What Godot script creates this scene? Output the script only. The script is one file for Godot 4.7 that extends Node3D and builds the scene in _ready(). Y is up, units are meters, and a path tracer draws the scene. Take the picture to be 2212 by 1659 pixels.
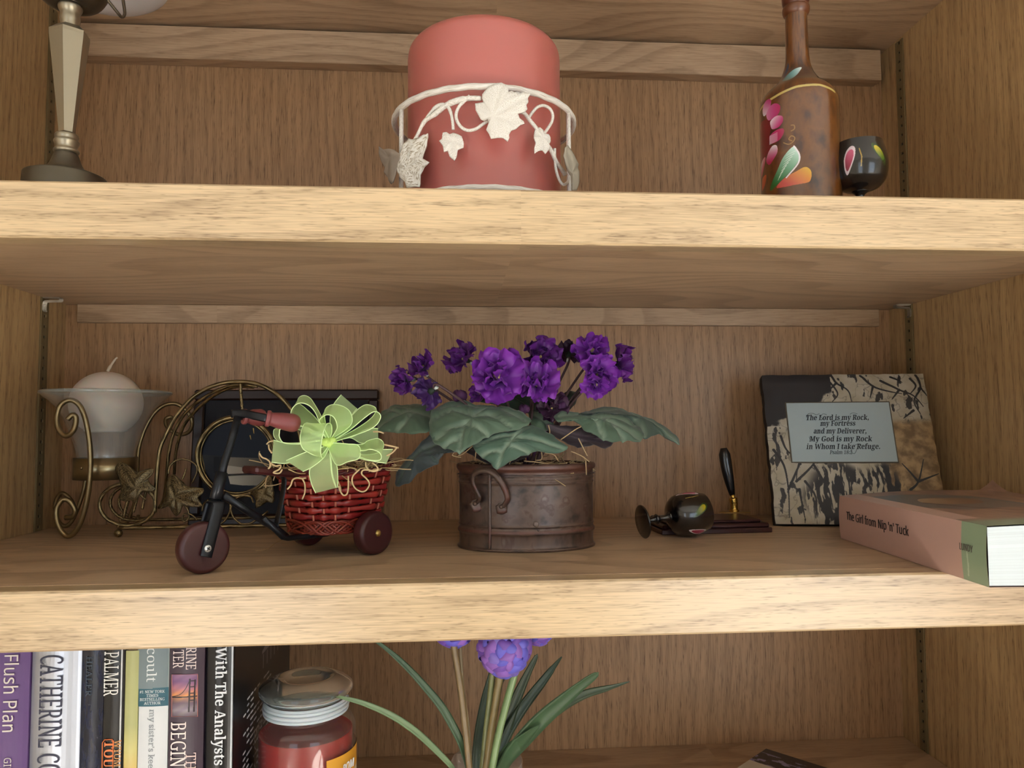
extends Node3D
# An oak bookcase seen from the room: three shelves, y = 0 is the top of the middle shelf, z = 0 the front of the shelves.

const F := 1619.28                      # focal length in pixels of the 2212 x 1659 frame
const HW := 0.552                       # half the inner width of the bookcase
const DEEP := 0.4032                    # from the shelf fronts to the back panel
const Y_UP := 0.3133                    # top of the upper shelf
const Y_LOW := -0.2999                  # top of the lower shelf
const LIP := 0.0447
const LIP_T := 0.0228
const SHELF_T := 0.0322
const Y_TOP := 0.6479                   # underside of the bookcase top
var cam_at := Vector3(-0.0534, 0.1214, 0.5948)
var cam_b := Basis(Vector3(0.9971, -0.0055, 0.0757), Vector3(0.0012, 0.9984, 0.0572), Vector3(-0.0759, -0.0569, 0.9955)).orthonormalized()
var M := {}                             # materials
var rng := RandomNumberGenerator.new()
var names := {}


# ---------- helpers: naming ----------
func numbered(called: String) -> String:
	var k: int = names.get(called, 0)
	names[called] = k + 1
	return called if k == 0 else "%s_%03d" % [called, k]

func tag(o: Node, label: String, category := "", group := "", kind := "") -> Node:
	o.set_meta("label", label)
	if category: o.set_meta("category", category)
	if group: o.set_meta("group", group)
	if kind: o.set_meta("kind", kind)
	return o

func thing(called: String, label: String, category: String, where := Vector3.ZERO, group := "") -> Node3D:
	var o := Node3D.new()
	o.name = numbered(called)
	o.position = where
	add_child(o)
	tag(o, label, category, group)
	return o

# commits the shape as ONE named mesh; world coordinates unless the parent has been moved
func part(called: String, st: SurfaceTool, m: Material, parent: Node3D = null, label := "") -> MeshInstance3D:
	st.generate_normals()
	return piece(called, st.commit(), m, parent, label)

func piece(called: String, mesh: Mesh, m: Material, parent: Node3D = null, label := "") -> MeshInstance3D:
	var o := MeshInstance3D.new()
	o.mesh = mesh
	o.material_override = m
	if label: o.set_meta("label", label)
	if parent == null:
		o.name = numbered(called)
		add_child(o)
	else:
		o.name = called
		parent.add_child(o, true)
		o.position = -origin_of(parent)
	return o

func origin_of(n: Node3D) -> Vector3:         # shapes are written in scene coordinates; a thing's node stands at its base
	var p := Vector3.ZERO
	var k: Node = n
	while k is Node3D and k != self:
		p += k.position
		k = k.get_parent()
	return p

func mb(flat := false) -> SurfaceTool:
	var st := SurfaceTool.new()
	st.begin(Mesh.PRIMITIVE_TRIANGLES)
	st.set_smooth_group(-1 if flat else 0)
	return st

# ---------- helpers: from the frame to the place ----------
func ray(px: float, py: float) -> Vector3:
	return cam_b * Vector3((px - 1106.0) / F, -(py - 829.5) / F, -1.0)

func at(px: float, py: float, z: float) -> Vector3:
	var r := ray(px, py)
	return cam_at + r * ((z - cam_at.z) / r.z)

func on(px: float, py: float, y: float) -> Vector3:
	var r := ray(px, py)
	return cam_at + r * ((y - cam_at.y) / r.y)

func on_plane(px: float, py: float, p0: Vector3, n: Vector3) -> Vector3:
	var r := ray(px, py)
	return cam_at + r * ((p0 - cam_at).dot(n) / r.dot(n))

func trace(flat: Array, ox := 0.0, oy := 0.0, s := 1.0) -> PackedVector2Array:
	var out := PackedVector2Array()
	for i in range(0, flat.size(), 2):
		out.append(Vector2(ox + flat[i] / s, oy + flat[i + 1] / s))
	return out

func lift(p2: PackedVector2Array, z: float) -> PackedVector3Array:
	var out := PackedVector3Array()
	for p in p2: out.append(at(p.x, p.y, z))
	return out

func spread(p2: PackedVector2Array, z0: float, z1: float) -> PackedVector3Array:
	var out := PackedVector3Array()
	for i in p2.size(): out.append(at(p2[i].x, p2[i].y, lerpf(z0, z1, float(i) / maxf(1.0, p2.size() - 1.0))))
	return out

func smooth(p: PackedVector3Array, n: int, closed := false) -> PackedVector3Array:
	var out := PackedVector3Array()
	var c := p.size()
	var segs := c if closed else c - 1
	for i in segs:
		var a := p[posmod(i - 1, c)] if closed else p[maxi(i - 1, 0)]
		var b := p[i]
		var d := p[(i + 1) % c]
		var e := p[(i + 2) % c] if closed else p[mini(i + 2, c - 1)]
		for k in n:
			out.append(b.cubic_interpolate(d, a, e, float(k) / n))
	if not closed: out.append(p[c - 1])
	return out

func smooth2(p: PackedVector2Array, n: int, closed := true) -> PackedVector2Array:
	var q := PackedVector3Array()
	for v in p: q.append(Vector3(v.x, v.y, 0))
	var out := PackedVector2Array()
	for v in smooth(q, n, closed): out.append(Vector2(v.x, v.y))
	return out

# ---------- helpers: shapes ----------
func tri(st: SurfaceTool, a: Vector3, b: Vector3, c: Vector3, ua := Vector2.ZERO, ub := Vector2.ZERO, uc := Vector2.ZERO) -> void:
	st.set_uv(ua); st.add_vertex(a)
	st.set_uv(ub); st.add_vertex(b)
	st.set_uv(uc); st.add_vertex(c)

func quad(st: SurfaceTool, a: Vector3, b: Vector3, c: Vector3, d: Vector3, ua := Vector2.ZERO, ub := Vector2(1, 0), uc := Vector2(1, 1), ud := Vector2(0, 1)) -> void:
	tri(st, a, b, c, ua, ub, uc)
	tri(st, a, c, d, ua, uc, ud)

# rows of points joined to a surface; colours optional
func sheet(st: SurfaceTool, rows: Array, wrap := false, cols = null, us := 1.0, vs := 1.0) -> void:
	var nr := rows.size()
	var nc: int = rows[0].size()
	for i in nr - 1:
		for j in (nc if wrap else nc - 1):
			var k := (j + 1) % nc
			var ids := [[i, j, j], [i, k, j + 1], [i + 1, k, j + 1], [i, j, j], [i + 1, k, j + 1], [i + 1, j, j]]
			for q in ids:
				if cols != null: st.set_color(cols[q[0]][q[1]])
				st.set_uv(Vector2(us * q[2] / (nc if wrap else nc - 1), vs * (1.0 - float(q[0]) / (nr - 1))))
				st.add_vertex(rows[q[0]][q[1]])

# profile of (radius, height) turned about the y axis of xf; sx, sz make it oval
func lathe(st: SurfaceTool, prof: Array, seg := 48, xf := Transform3D(), sx := 1.0, sz := 1.0, a0 := 0.0) -> void:
	var rows := []
	for p in prof:
		var row := PackedVector3Array()
		for j in seg:
			var a := a0 + TAU * j / seg
			row.append(xf * Vector3(sin(a) * p[0] * sx, p[1], cos(a) * p[0] * sz))
		rows.append(row)
	sheet(st, rows, true)

func prof_smooth(prof: Array, n := 4) -> Array:
	var q := PackedVector3Array()
	for p in prof: q.append(Vector3(p[0], p[1], 0))
	var out := []
	for v in smooth(q, n): out.append([maxf(v.x, 0.0), v.y])
	return out

func tube(st: SurfaceTool, p: PackedVector3Array, r, sides := 8, closed := false, flatten := 1.0, side_dir := Vector3.ZERO) -> void:
	var n := p.size()
	var rows := []
	var up := side_dir
	for i in n:
		var t := (p[(i + 1) % n] - p[posmod(i - 1, n)]) if closed else (p[mini(i + 1, n - 1)] - p[maxi(i - 1, 0)])
		t = t.normalized()
		if up == Vector3.ZERO: up = Vector3.UP if absf(t.y) < 0.9 else Vector3.RIGHT
		if side_dir != Vector3.ZERO: up = side_dir
		up = (up - t * up.dot(t)).normalized()
		var w := t.cross(up)
		var rr: float = (r[i * (r.size() - 1) / maxi(n - 1, 1)] if r is Array else r)
		var row := PackedVector3Array()
		for j in sides:
			var a := TAU * j / sides
			row.append(p[i] + (up * cos(a) + w * sin(a) * flatten) * rr)
		rows.append(row)
	if closed: rows.append(rows[0])
	sheet(st, rows, true, null, 1.0, 1.0)
	if not closed:
		for e in [0, n - 1]:
			for j in sides:
				var a: Vector3 = rows[e][j]
				var b: Vector3 = rows[e][(j + 1) % sides]
				if e == 0: tri(st, p[0], b, a)
				else: tri(st, p[n - 1], a, b)

func ball(st: SurfaceTool, c: Vector3, r: float, seg := 16, sy := 1.0) -> void:
	var prof := []
	for i in seg / 2 + 1:
		var a := PI * i / (seg / 2)
		prof.append([maxf(sin(a), 0.0001) * r, -cos(a) * r * sy])
	lathe(st, prof, seg, Transform3D(Basis(), c))

# box with chamfered edges; uv in metres / 1.2, u runs along the grain axis
func box(st: SurfaceTool, lo: Vector3, hi: Vector3, bev := 0.001, grain := 0, off := Vector2.ZERO, xf := Transform3D()) -> void:
	var c := (lo + hi) * 0.5
	var h := (hi - lo) * 0.5
	st.set_smooth_group(-1)
	var face := func(corners: Array) -> void:
		var n: Vector3 = (corners[1] - corners[0]).cross(corners[2] - corners[0])
		var m: Vector3 = (corners[0] + corners[1] + corners[2]) / 3.0
		if n.dot(m) > 0.0: corners.reverse()
		n = n.abs()
		var ax := 0 if n.x >= n.y and n.x >= n.z else (1 if n.y >= n.z else 2)
		var u := grain if grain != ax else (ax + 1) % 3
		var v := 3 - ax - u
		for k in range(1, corners.size() - 1):
			for q in [0, k, k + 1]:
				var w: Vector3 = corners[q] + c
				st.set_uv(Vector2(w[u], w[v] + w[ax] * 0.37) / Vector2(1.2, 0.3) + off)
				st.add_vertex(xf * w)
	for ax in 3:
		var u := (ax + 1) % 3
		var v := (ax + 2) % 3
		for s in [-1.0, 1.0]:
			var cs := []
			for q in [[-1, -1], [1, -1], [1, 1], [-1, 1]]:
				var p := Vector3()
				p[ax] = s * h[ax]; p[u] = q[0] * (h[u] - bev); p[v] = q[1] * (h[v] - bev)
				cs.append(p)
			face.call(cs)
			if bev > 0.0:
				for s2 in [-1.0, 1.0]:                     # edge between the ax face and the u face
					var e := []
					for q in [[0, -1], [0, 1], [1, 1], [1, -1]]:
						var p := Vector3()
						p[ax] = s * (h[ax] - (bev if q[0] else 0.0)); p[u] = s2 * (h[u] - (0.0 if q[0] else bev)); p[v] = q[1] * (h[v] - bev)
						e.append(p)
					face.call(e)
	if bev > 0.0:
		for sx in [-1.0, 1.0]:
			for sy in [-1.0, 1.0]:
				for sz in [-1.0, 1.0]:
					var s := Vector3(sx, sy, sz)
					face.call([s * (h - Vector3(0, bev, bev)), s * (h - Vector3(bev, 0, bev)), s * (h - Vector3(bev, bev, 0))])

# outline in the xy plane of xf, from z = 0 back to z = -depth
func extrude(st: SurfaceTool, poly: PackedVector2Array, depth: float, xf := Transform3D(), us := 1.0) -> void:
	st.set_smooth_group(-1)
	if Geometry2D.is_polygon_clockwise(poly): poly.reverse()
	var idx := Geometry2D.triangulate_polygon(poly)
	for k in range(0, idx.size(), 3):
		var a := poly[idx[k]]; var b := poly[idx[k + 1]]; var c := poly[idx[k + 2]]
		if (b - a).cross(c - a) < 0.0:
			var t := b; b = c; c = t
		tri(st, xf * Vector3(a.x, a.y, 0), xf * Vector3(c.x, c.y, 0), xf * Vector3(b.x, b.y, 0), a * us, c * us, b * us)
		tri(st, xf * Vector3(a.x, a.y, -depth), xf * Vector3(b.x, b.y, -depth), xf * Vector3(c.x, c.y, -depth), a * us, b * us, c * us)
	for i in poly.size():
		var a := poly[i]; var b := poly[(i + 1) % poly.size()]
		quad(st, xf * Vector3(a.x, a.y, 0), xf * Vector3(b.x, b.y, 0), xf * Vector3(b.x, b.y, -depth), xf * Vector3(a.x, a.y, -depth), a * us, b * us, b * us, a * us)

# ruled surface between two edge lines of the same length
func ruled(st: SurfaceTool, a: PackedVector3Array, b: PackedVector3Array, across := 4) -> void:
	var rows := []
	for i in a.size():
		var row := PackedVector3Array()
		for j in across + 1: row.append(a[i].lerp(b[i], float(j) / across))
		rows.append(row)
	sheet(st, rows)

func letters(parent: Node3D, words: String, xf: Transform3D, height: float, m: Material, serif := false, bold := false, slant := 0.0, squeeze := 1.0, mono := false) -> MeshInstance3D:
	var f := SystemFont.new()
	f.font_names = PackedStringArray(["Droid Serif" if serif else ("Droid Sans Mono" if mono else "Droid Sans")])
	f.font_weight = 700 if bold else 400
	var t := TextMesh.new()
	t.text = words
	t.font = f
	t.font_size = 64
	t.pixel_size = height / 46.0
	t.depth = 0.0003
	t.curve_step = 1.5
	var o := piece("lettering", t, m, parent)
	o.transform = Transform3D(Basis(), -origin_of(parent)) * xf * Transform3D(Basis(Vector3(squeeze, 0, 0), Vector3(slant, 1, 0), Vector3(0, 0, 1)), Vector3.ZERO)
	return o

# ---------- helpers: materials ----------
func rgb8(r: float, g: float, b: float) -> Color:
	return Color(r / 255.0, g / 255.0, b / 255.0)

func mat(c: Color, rough := 0.5, metal := 0.0, more := {}) -> StandardMaterial3D:
	var m := StandardMaterial3D.new()
	m.albedo_color = c
	m.roughness = rough
	m.metallic = metal
	m.cull_mode = BaseMaterial3D.CULL_DISABLED
	for k in more: m.set(k, more[k])
	return m

func tex(im: Image) -> ImageTexture:
	return ImageTexture.create_from_image(im)

# oak: u along the grain. rings = growth lines across, wave = how much they wander, ring = their strength, fibre = fine streaks, pores = count of dark dashes
func oak(w: int, h: int, rings: float, wave: float, ring: float, fibre: float, pores: int, dash: float, long: float, sd: int, thick := 1) -> Image:
	var n := FastNoiseLite.new()
	n.seed = sd
	n.frequency = 1.0
	n.fractal_octaves = 2
	var fine := FastNoiseLite.new()
	fine.seed = sd + 7
	fine.frequency = 1.0
	fine.fractal_octaves = 2
	var val := PackedFloat32Array()
	val.resize(w * h)
	var early := PackedFloat32Array()
	early.resize(w * h)
	for y in h:
		var v := float(y) / h
		for x in w:
			var u := float(x) / w
			var q := v * rings + wave * n.get_noise_2d(u * 1.7, v * 1.3)
			var r := q - floorf(q)
			var e := smoothstep(0.35, 0.9, r) * (1.0 - smoothstep(0.92, 1.0, r))
			early[y * w + x] = e
			val[y * w + x] = 1.0 - ring * e - fibre * (0.8 * fine.get_noise_2d(u * 22.0 + 0.4 * sin(v * 40.0), y * 0.42) + 0.5 * n.get_noise_2d(u * 4.0 + 9.0, v * rings * 0.7))
	var rg := RandomNumberGenerator.new()
	rg.seed = sd
	for k in pores:
		var x := rg.randi() % w
		var y := rg.randi() % h
		if rg.randf() > 0.3 + early[y * w + x]: continue
		var len := int(rg.randf_range(0.004, 0.016) * w * long)
		var dark := rg.randf_range(0.3, 1.0) * dash
		var yy := float(y)
		var slope := rg.randf_range(-0.04, 0.04)
		for i in len:
			yy += slope
			for j in thick:
				var a := posmod(int(yy) + j, h) * w + (x + i) % w
				val[a] -= dark * (1.0 - absf(2.0 * i / len - 1.0))
	var data := PackedByteArray()
	data.resize(w * h * 3)
	for i in w * h:
		var t := clampf(val[i], 0.25, 1.15)
		data[i * 3] = int(clampf(255.0 * (0.22 + 0.74 * t), 0, 255))
		data[i * 3 + 1] = int(clampf(255.0 * (0.12 + 0.84 * t), 0, 255))
		data[i * 3 + 2] = int(clampf(255.0 * (0.02 + 0.94 * t), 0, 255))
	return Image.create_from_data(w, h, false, Image.FORMAT_RGB8, data)

func _ready() -> void:
	rng.seed = 20
	var cam := Camera3D.new()
	cam.name = "camera"
	cam.fov = rad_to_deg(2.0 * atan(829.5 / F))
	cam.near = 0.02
	cam.far = 30.0
	cam.transform = Transform3D(cam_b, cam_at)
	add_child(cam)
	cam.current = true
	var env := Environment.new()
	env.background_mode = Environment.BG_COLOR
	env.background_color = Color(0.75, 0.85, 1.0)
	env.background_energy_multiplier = 1.0
	env.tonemap_mode = Environment.TONE_MAPPER_LINEAR
	env.tonemap_exposure = 1.0
	env.sdfgi_enabled = true
	env.ssao_enabled = true
	env.ssil_enabled = true
	var we := WorldEnvironment.new()
	we.name = "world"
	we.environment = env
	add_child(we)
	# the sun comes in through the windows behind the camera and falls on the floor before the bookcase
	var sun := DirectionalLight3D.new()
	sun.name = "sun"
	sun.light_color = Color(1.0, 0.99, 0.97)
	sun.light_energy = 34.0
	sun.light_angular_distance = 0.6
	sun.shadow_enabled = true
	add_child(sun)
	sun.look_at_from_position(Vector3(1.0, 3.0, 4.0), Vector3(0.82, 1.08, 2.85))
	# skylight through the same windows
	daylight("daylight", Vector3(1.45, -0.1, 2.66), Vector2(1.3, 1.55), Color(0.9, 0.96, 1.0), 1.5)
	daylight("daylight_second", Vector3(-1.0, -0.1, 2.66), Vector2(0.9, 1.55), Color(0.9, 0.96, 1.0), 0.7)
	make_materials()
	build_room()
	build_bookcase()
	build_things()

func daylight(called: String, from: Vector3, size: Vector2, c: Color, e: float) -> void:
	var l := AreaLight3D.new()
	l.name = called
	l.area_size = size
	l.light_color = c
	l.light_energy = e
	l.area_range = 12.0
	l.shadow_enabled = true
	l.position = from
	add_child(l)
	l.look_at_from_position(from, Vector3(from.x, from.y, -5.0))

func make_materials() -> void:
	var flat := tex(oak(2048, 512, 8.0, 3.6, 0.12, 0.16, 12000, 0.16, 1.0, 3))
	var rift := tex(oak(1024, 1024, 55.0, 2.2, 0.07, 0.20, 30000, 0.34, 1.1, 11))
	var face := tex(oak(2048, 256, 4.0, 1.5, 0.10, 0.20, 13000, 0.24, 1.0, 29))
	var wood := func(t: Texture2D, c: Color, rough: float, scale: Vector3) -> StandardMaterial3D:
		return mat(c, rough, 0.0, {"albedo_texture": t, "uv1_scale": scale})
	M.oak_face = wood.call(face, rgb8(219, 190, 148), 0.32, Vector3(1.0, 2.0, 1.0))
	M.oak_flat = wood.call(flat, rgb8(198, 168, 136), 0.42, Vector3.ONE)
	M.oak_rift = wood.call(rift, rgb8(184, 144, 104), 0.45, Vector3(1.0, 0.5, 1.0))
	M.oak_side = wood.call(rift, rgb8(198, 164, 116), 0.45, Vector3(1.0, 0.5, 1.0))
	for k in {"metallic_specular": 0.68, "clearcoat_enabled": true, "clearcoat": 0.6, "clearcoat_roughness": 0.2}: M.oak_face.set(k, {"metallic_specular": 0.68, "clearcoat_enabled": true, "clearcoat": 0.6, "clearcoat_roughness": 0.2}[k])
	M.wall = mat(rgb8(214, 206, 192), 0.9)
	M.ceiling = mat(rgb8(235, 233, 228), 0.95)
	M.carpet = mat(rgb8(200, 194, 186), 0.9)
	M.trim = mat(rgb8(225, 222, 214), 0.5)
	M.pane = mat(Color(0.95, 0.98, 1.0, 0.06), 0.02, 0.0, {"transparency": BaseMaterial3D.TRANSPARENCY_ALPHA})
	M.brass = mat(rgb8(150, 120, 70), 0.32, 0.9)
	M.black = mat(rgb8(16, 16, 17), 0.4)

func slab(called: String, lo: Vector3, hi: Vector3, m: Material, label: String, bev := 0.0, grain := 0) -> MeshInstance3D:
	var st := mb(true)
	box(st, lo, hi, bev, grain)
	var o := part(called, st, m)
	tag(o, label, "", "", "structure")
	return o

func build_room() -> void:
	var x0 := -2.1; var x1 := 2.5; var z0 := -0.46; var z1 := 2.7; var y0 := -1.35; var y1 := 1.15
	slab("floor", Vector3(x0, y0 - 0.1, z0), Vector3(x1, y0, z1), M.carpet, "tan carpet of the room in front of the bookcase")
	slab("ceiling", Vector3(x0, y1, z0), Vector3(x1, y1 + 0.1, z1), M.ceiling, "plain white ceiling of the room")
	slab("wall_left", Vector3(x0 - 0.1, y0, z0), Vector3(x0, y1, z1), M.wall, "plain beige wall left of the bookcase")
	slab("wall_right", Vector3(x1, y0, z0), Vector3(x1 + 0.1, y1, z1), M.wall, "plain beige wall right of the bookcase")
	slab("wall_back", Vector3(x0, y0, z0 - 0.1), Vector3(x1, y1, z0), M.wall, "plain beige wall behind the bookcase")
	# the wall behind the camera, with two window openings
	var st := mb(true)
	var a := [-1.5, -0.5, 0.75, 2.15]
	box(st, Vector3(x0, y0, z1), Vector3(a[0], y1, z1 + 0.1), 0)
	box(st, Vector3(a[1], y0, z1), Vector3(a[2], y1, z1 + 0.1), 0)
	box(st, Vector3(a[3], y0, z1), Vector3(x1, y1, z1 + 0.1), 0)
	for k in [0, 2]:
		box(st, Vector3(a[k], y0, z1), Vector3(a[k + 1], -0.9, z1 + 0.1), 0)
		box(st, Vector3(a[k], 0.75, z1), Vector3(a[k + 1], y1, z1 + 0.1), 0)
	tag(part("wall_front", st, M.wall), "plain beige wall with two windows behind the camera", "", "", "structure")
	for k in [0, 2]:
		var w := Node3D.new()
		w.name = "window_%d" % (k / 2 + 1)
		add_child(w)
		tag(w, "white framed window behind the camera, %s" % ["the narrow one", "the wide one"][k / 2], "", "", "structure")
		var f := mb(true)
		for s in [[a[k], a[k] + 0.05], [a[k + 1] - 0.05, a[k + 1]]]: box(f, Vector3(s[0], -0.9, z1 + 0.02), Vector3(s[1], 0.75, z1 + 0.08), 0.004)
		for s in [[-0.9, -0.85], [0.7, 0.75], [-0.1, -0.06]]: box(f, Vector3(a[k], s[0], z1 + 0.02), Vector3(a[k + 1], s[1], z1 + 0.08), 0.004)
		part("window_frame", f, M.trim, w)
		var g := mb(true)
		box(g, Vector3(a[k], -0.9, z1 + 0.048), Vector3(a[k + 1], 0.75, z1 + 0.052), 0)
		part("pane", g, M.pane, w)

func build_bookcase() -> void:
	slab("wall_left", Vector3(-HW - 0.02, -1.35, -DEEP - 0.01), Vector3(-HW, Y_TOP + 0.02, 0.03), M.oak_side, "left oak side panel of the bookcase, straight vertical grain", 0.001, 1)
	slab("wall_right", Vector3(HW, -1.35, -DEEP - 0.01), Vector3(HW + 0.02, Y_TOP + 0.02, 0.03), M.oak_side, "right oak side panel of the bookcase, straight vertical grain", 0.001, 1)
	slab("wall_back", Vector3(-HW, -1.35, -DEEP - 0.01), Vector3(HW, Y_TOP + 0.02, -DEEP), M.oak_rift, "oak veneer back panel of the bookcase with vertical grain", 0.0, 1)
	slab("ceiling", Vector3(-HW, Y_TOP, -DEEP), Vector3(HW, Y_TOP + 0.02, 0.0), M.oak_flat, "oak top panel of the bookcase seen from below", 0.0, 0)
	slab("trim_1", Vector3(-HW + 0.012, 0.6008, -DEEP), Vector3(HW - 0.012, 0.6443, -DEEP + 0.0216), M.oak_flat, "horizontal oak rail high on the back panel under the top", 0.0008, 0)
	var shelves := [
		[Y_UP, "upper oak shelf carrying the pillar candle and the painted bottle", 0.0],
		[0.0, "middle oak shelf carrying the tricycle planter and the violet pot", 0.41],
		[Y_LOW, "lower oak shelf carrying the upright books and the jar candle", 0.77]]
	for s in shelves:
		var y: float = s[0]
		var t := thing("shelf", s[1], "shelf", Vector3(0, y, -DEEP * 0.5))
		var st := mb(true)
		box(st, Vector3(-HW + 0.001, y - SHELF_T, -DEEP + 0.001), Vector3(HW - 0.001, y, -LIP_T), 0.0004, 0, Vector2(s[2], s[2] * 0.7))
		part("shelf_board", st, M.oak_flat, t)
		st = mb(true)
		box(st, Vector3(-HW + 0.001, y - LIP, -LIP_T + 0.0003), Vector3(HW - 0.001, y, 0.0), 0.0016, 0, Vector2(s[2], s[2] * 1.3))
		part("front_lip", st, M.oak_face, t, "pale solid oak lip along the shelf front")
		st = mb(true)
		box(st, Vector3(-HW + 0.018, y - SHELF_T - 0.0237, -DEEP + 0.0005), Vector3(HW - 0.02, y - SHELF_T - 0.0002, -DEEP + 0.0095), 0.0006, 0, Vector2(s[2] + 0.3, 0.55))
		part("cleat", st, M.oak_flat, t)
func build_things() -> void:
	build_hardware()
	build_lamp()
	build_candle()
	build_painted_ware()
	build_hurricane()
	build_wire_stand()
	build_picture()
	build_tricycle()
	build_bow()
	build_wisp()
	build_pot()
	build_violet()
	build_pen_set()
	build_plaque()
	build_novel()
	build_books()
	build_jar()
	build_hyacinth()

# ---------- painting flat print and painted decoration ----------
func fill(im: Image, p: PackedVector2Array, a: Color, b: Color, from := Vector2.ZERO, to := Vector2.ZERO) -> void:
	var lo := p[0]; var hi := p[0]
	for q in p:
		lo = lo.min(q); hi = hi.max(q)
	var d := to - from
	for y in range(maxi(int(lo.y), 0), mini(int(hi.y) + 1, im.get_height())):
		for x in range(int(lo.x), int(hi.x) + 1):
			var q := Vector2(x + 0.5, y + 0.5)
			if not Geometry2D.is_point_in_polygon(q, p): continue
			var t := clampf((q - from).dot(d) / maxf(d.length_squared(), 0.001), 0.0, 1.0)
			im.set_pixel(posmod(x, im.get_width()), y, a.lerp(b, t))

func stroke(im: Image, p: PackedVector2Array, w: float, c: Color, w2 := -1.0) -> void:
	for i in p.size() - 1:
		var n := int(p[i].distance_to(p[i + 1]) * 1.5) + 1
		for k in n:
			var t := (i + float(k) / n) / (p.size() - 1)
			var q := p[i].lerp(p[i + 1], float(k) / n)
			var r := lerpf(w, w2 if w2 >= 0.0 else w, t) * 0.5
			for y in range(int(q.y - r), int(q.y + r) + 1):
				for x in range(int(q.x - r), int(q.x + r) + 1):
					if y >= 0 and y < im.get_height() and Vector2(x + 0.5, y + 0.5).distance_to(q) <= r + 0.3:
						im.set_pixel(posmod(x, im.get_width()), y, c)

func mottled(w: int, h: int, cols: Array, freq: Vector2, sd: int) -> Image:    # colours along a ramp, by noise
	var n := FastNoiseLite.new()
	n.seed = sd
	n.frequency = 1.0
	n.fractal_octaves = 5
	var im := Image.create(w, h, false, Image.FORMAT_RGB8)
	for y in h:
		for x in w:
			var t := clampf(0.5 + 0.8 * n.get_noise_2d(x * freq.x / w, y * freq.y / h), 0.0, 0.999) * (cols.size() - 1)
			im.set_pixel(x, y, (cols[int(t)] as Color).lerp(cols[int(t) + 1], t - floorf(t)))
	return im

func prof_even(prof: Array, n: int) -> Array:
	var out := []
	for i in n:
		var y := lerpf(prof[0][1], prof[-1][1], float(i) / (n - 1))
		for k in prof.size() - 1:
			if y <= prof[k + 1][1] + 1e-6:
				var t: float = (y - prof[k][1]) / maxf(prof[k + 1][1] - prof[k][1], 1e-6)
				var a: float = prof[maxi(k - 1, 0)][0]; var d: float = prof[mini(k + 2, prof.size() - 1)][0]
				out.append([cubic_interpolate(prof[k][0], prof[k + 1][0], a, d, t) if prof.size() > 4 else lerpf(prof[k][0], prof[k + 1][0], t), y])
				break
	return out

# ---------- shelf standards and clips ----------
func build_hardware() -> void:
	var m := mat(rgb8(132, 116, 82), 0.5, 0.4)
	var dark := mat(rgb8(20, 16, 12), 0.9)
	for s in [-1.0, 1.0]:
		var z0 := -DEEP + (0.0445 if s < 0.0 else 0.0390)
		var z1: float = z0 + 0.0165
		var side := "left" if s < 0.0 else "right"
		var t := thing("shelf_standard", "slotted metal shelf standard running up the %s side panel" % side, "shelf standard", Vector3(s * HW, Y_LOW - 0.1, (z0 + z1) * 0.5), "slotted shelf standards")
		var st := mb(true)
		var x0: float = s * HW; var x1: float = s * (HW - 0.0022)
		var a := minf(x0, x1); var b := maxf(x0, x1)
		var y0 := Y_LOW - 0.1; var y1 := Y_TOP - 0.004
		box(st, Vector3(a, y0, z0), Vector3(b, y1, z0 + 0.0060), 0.0004)
		box(st, Vector3(a, y0, z1 - 0.0060), Vector3(b, y1, z1), 0.0004)
		var y := y0
		while y < y1 - 0.01:
			box(st, Vector3(a, y, z0 + 0.0059), Vector3(b, y + 0.0092, z1 - 0.0059), 0.0)
			y += 0.0127
		part("strip", st, m, t)
		st = mb(true)
		box(st, Vector3(minf(x0, s * (HW - 0.0003)), y0, z0 + 0.002), Vector3(maxf(x0, s * (HW - 0.0003)), y1, z1 - 0.002), 0.0)
		part("channel", st, dark, t)
		for sh in [Y_UP, 0.0, Y_LOW]:
			var yb: float = sh - SHELF_T
			if sh != Y_UP: continue
			var c := thing("shelf_clip", "small bent metal clip holding up the upper shelf at the %s standard" % side, "shelf clip", Vector3(s * (HW - 0.003), yb - 0.006, z0 + 0.008), "shelf clips")
			var p := PackedVector2Array([Vector2(0.0024, -0.0006), Vector2(0.020, -0.0010), Vector2(0.0222, -0.0022), Vector2(0.0222, -0.0034), Vector2(0.020, -0.0046), Vector2(0.0062, -0.0050), Vector2(0.0036, -0.0066), Vector2(0.0030, -0.0150), Vector2(0.0044, -0.0170)])
			var lo := PackedVector3Array(); var hi := PackedVector3Array()
			for q in smooth2(p, 3, false):
				lo.append(Vector3(s * (HW - q.x), yb + q.y, z1 - 0.0075)); hi.append(Vector3(s * (HW - q.x), yb + q.y, z1 - 0.001))
			st = mb()
			for k in lo.size() - 1:
				var d := (lo[k + 1] - lo[k]).normalized()
				var nn := Vector3(-d.y, d.x, 0) * 0.0009
				for w in [[lo[k] + nn, lo[k + 1] + nn, hi[k + 1] + nn, hi[k] + nn], [lo[k] - nn, lo[k + 1] - nn, hi[k + 1] - nn, hi[k] - nn], [lo[k] + nn, lo[k + 1] + nn, lo[k + 1] - nn, lo[k] - nn], [hi[k] + nn, hi[k + 1] + nn, hi[k + 1] - nn, hi[k] - nn]]:
					quad(st, w[0], w[1], w[2], w[3])
			part("bent_strip", st, mat(rgb8(206, 198, 182), 0.4, 0.3), c)

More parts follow.
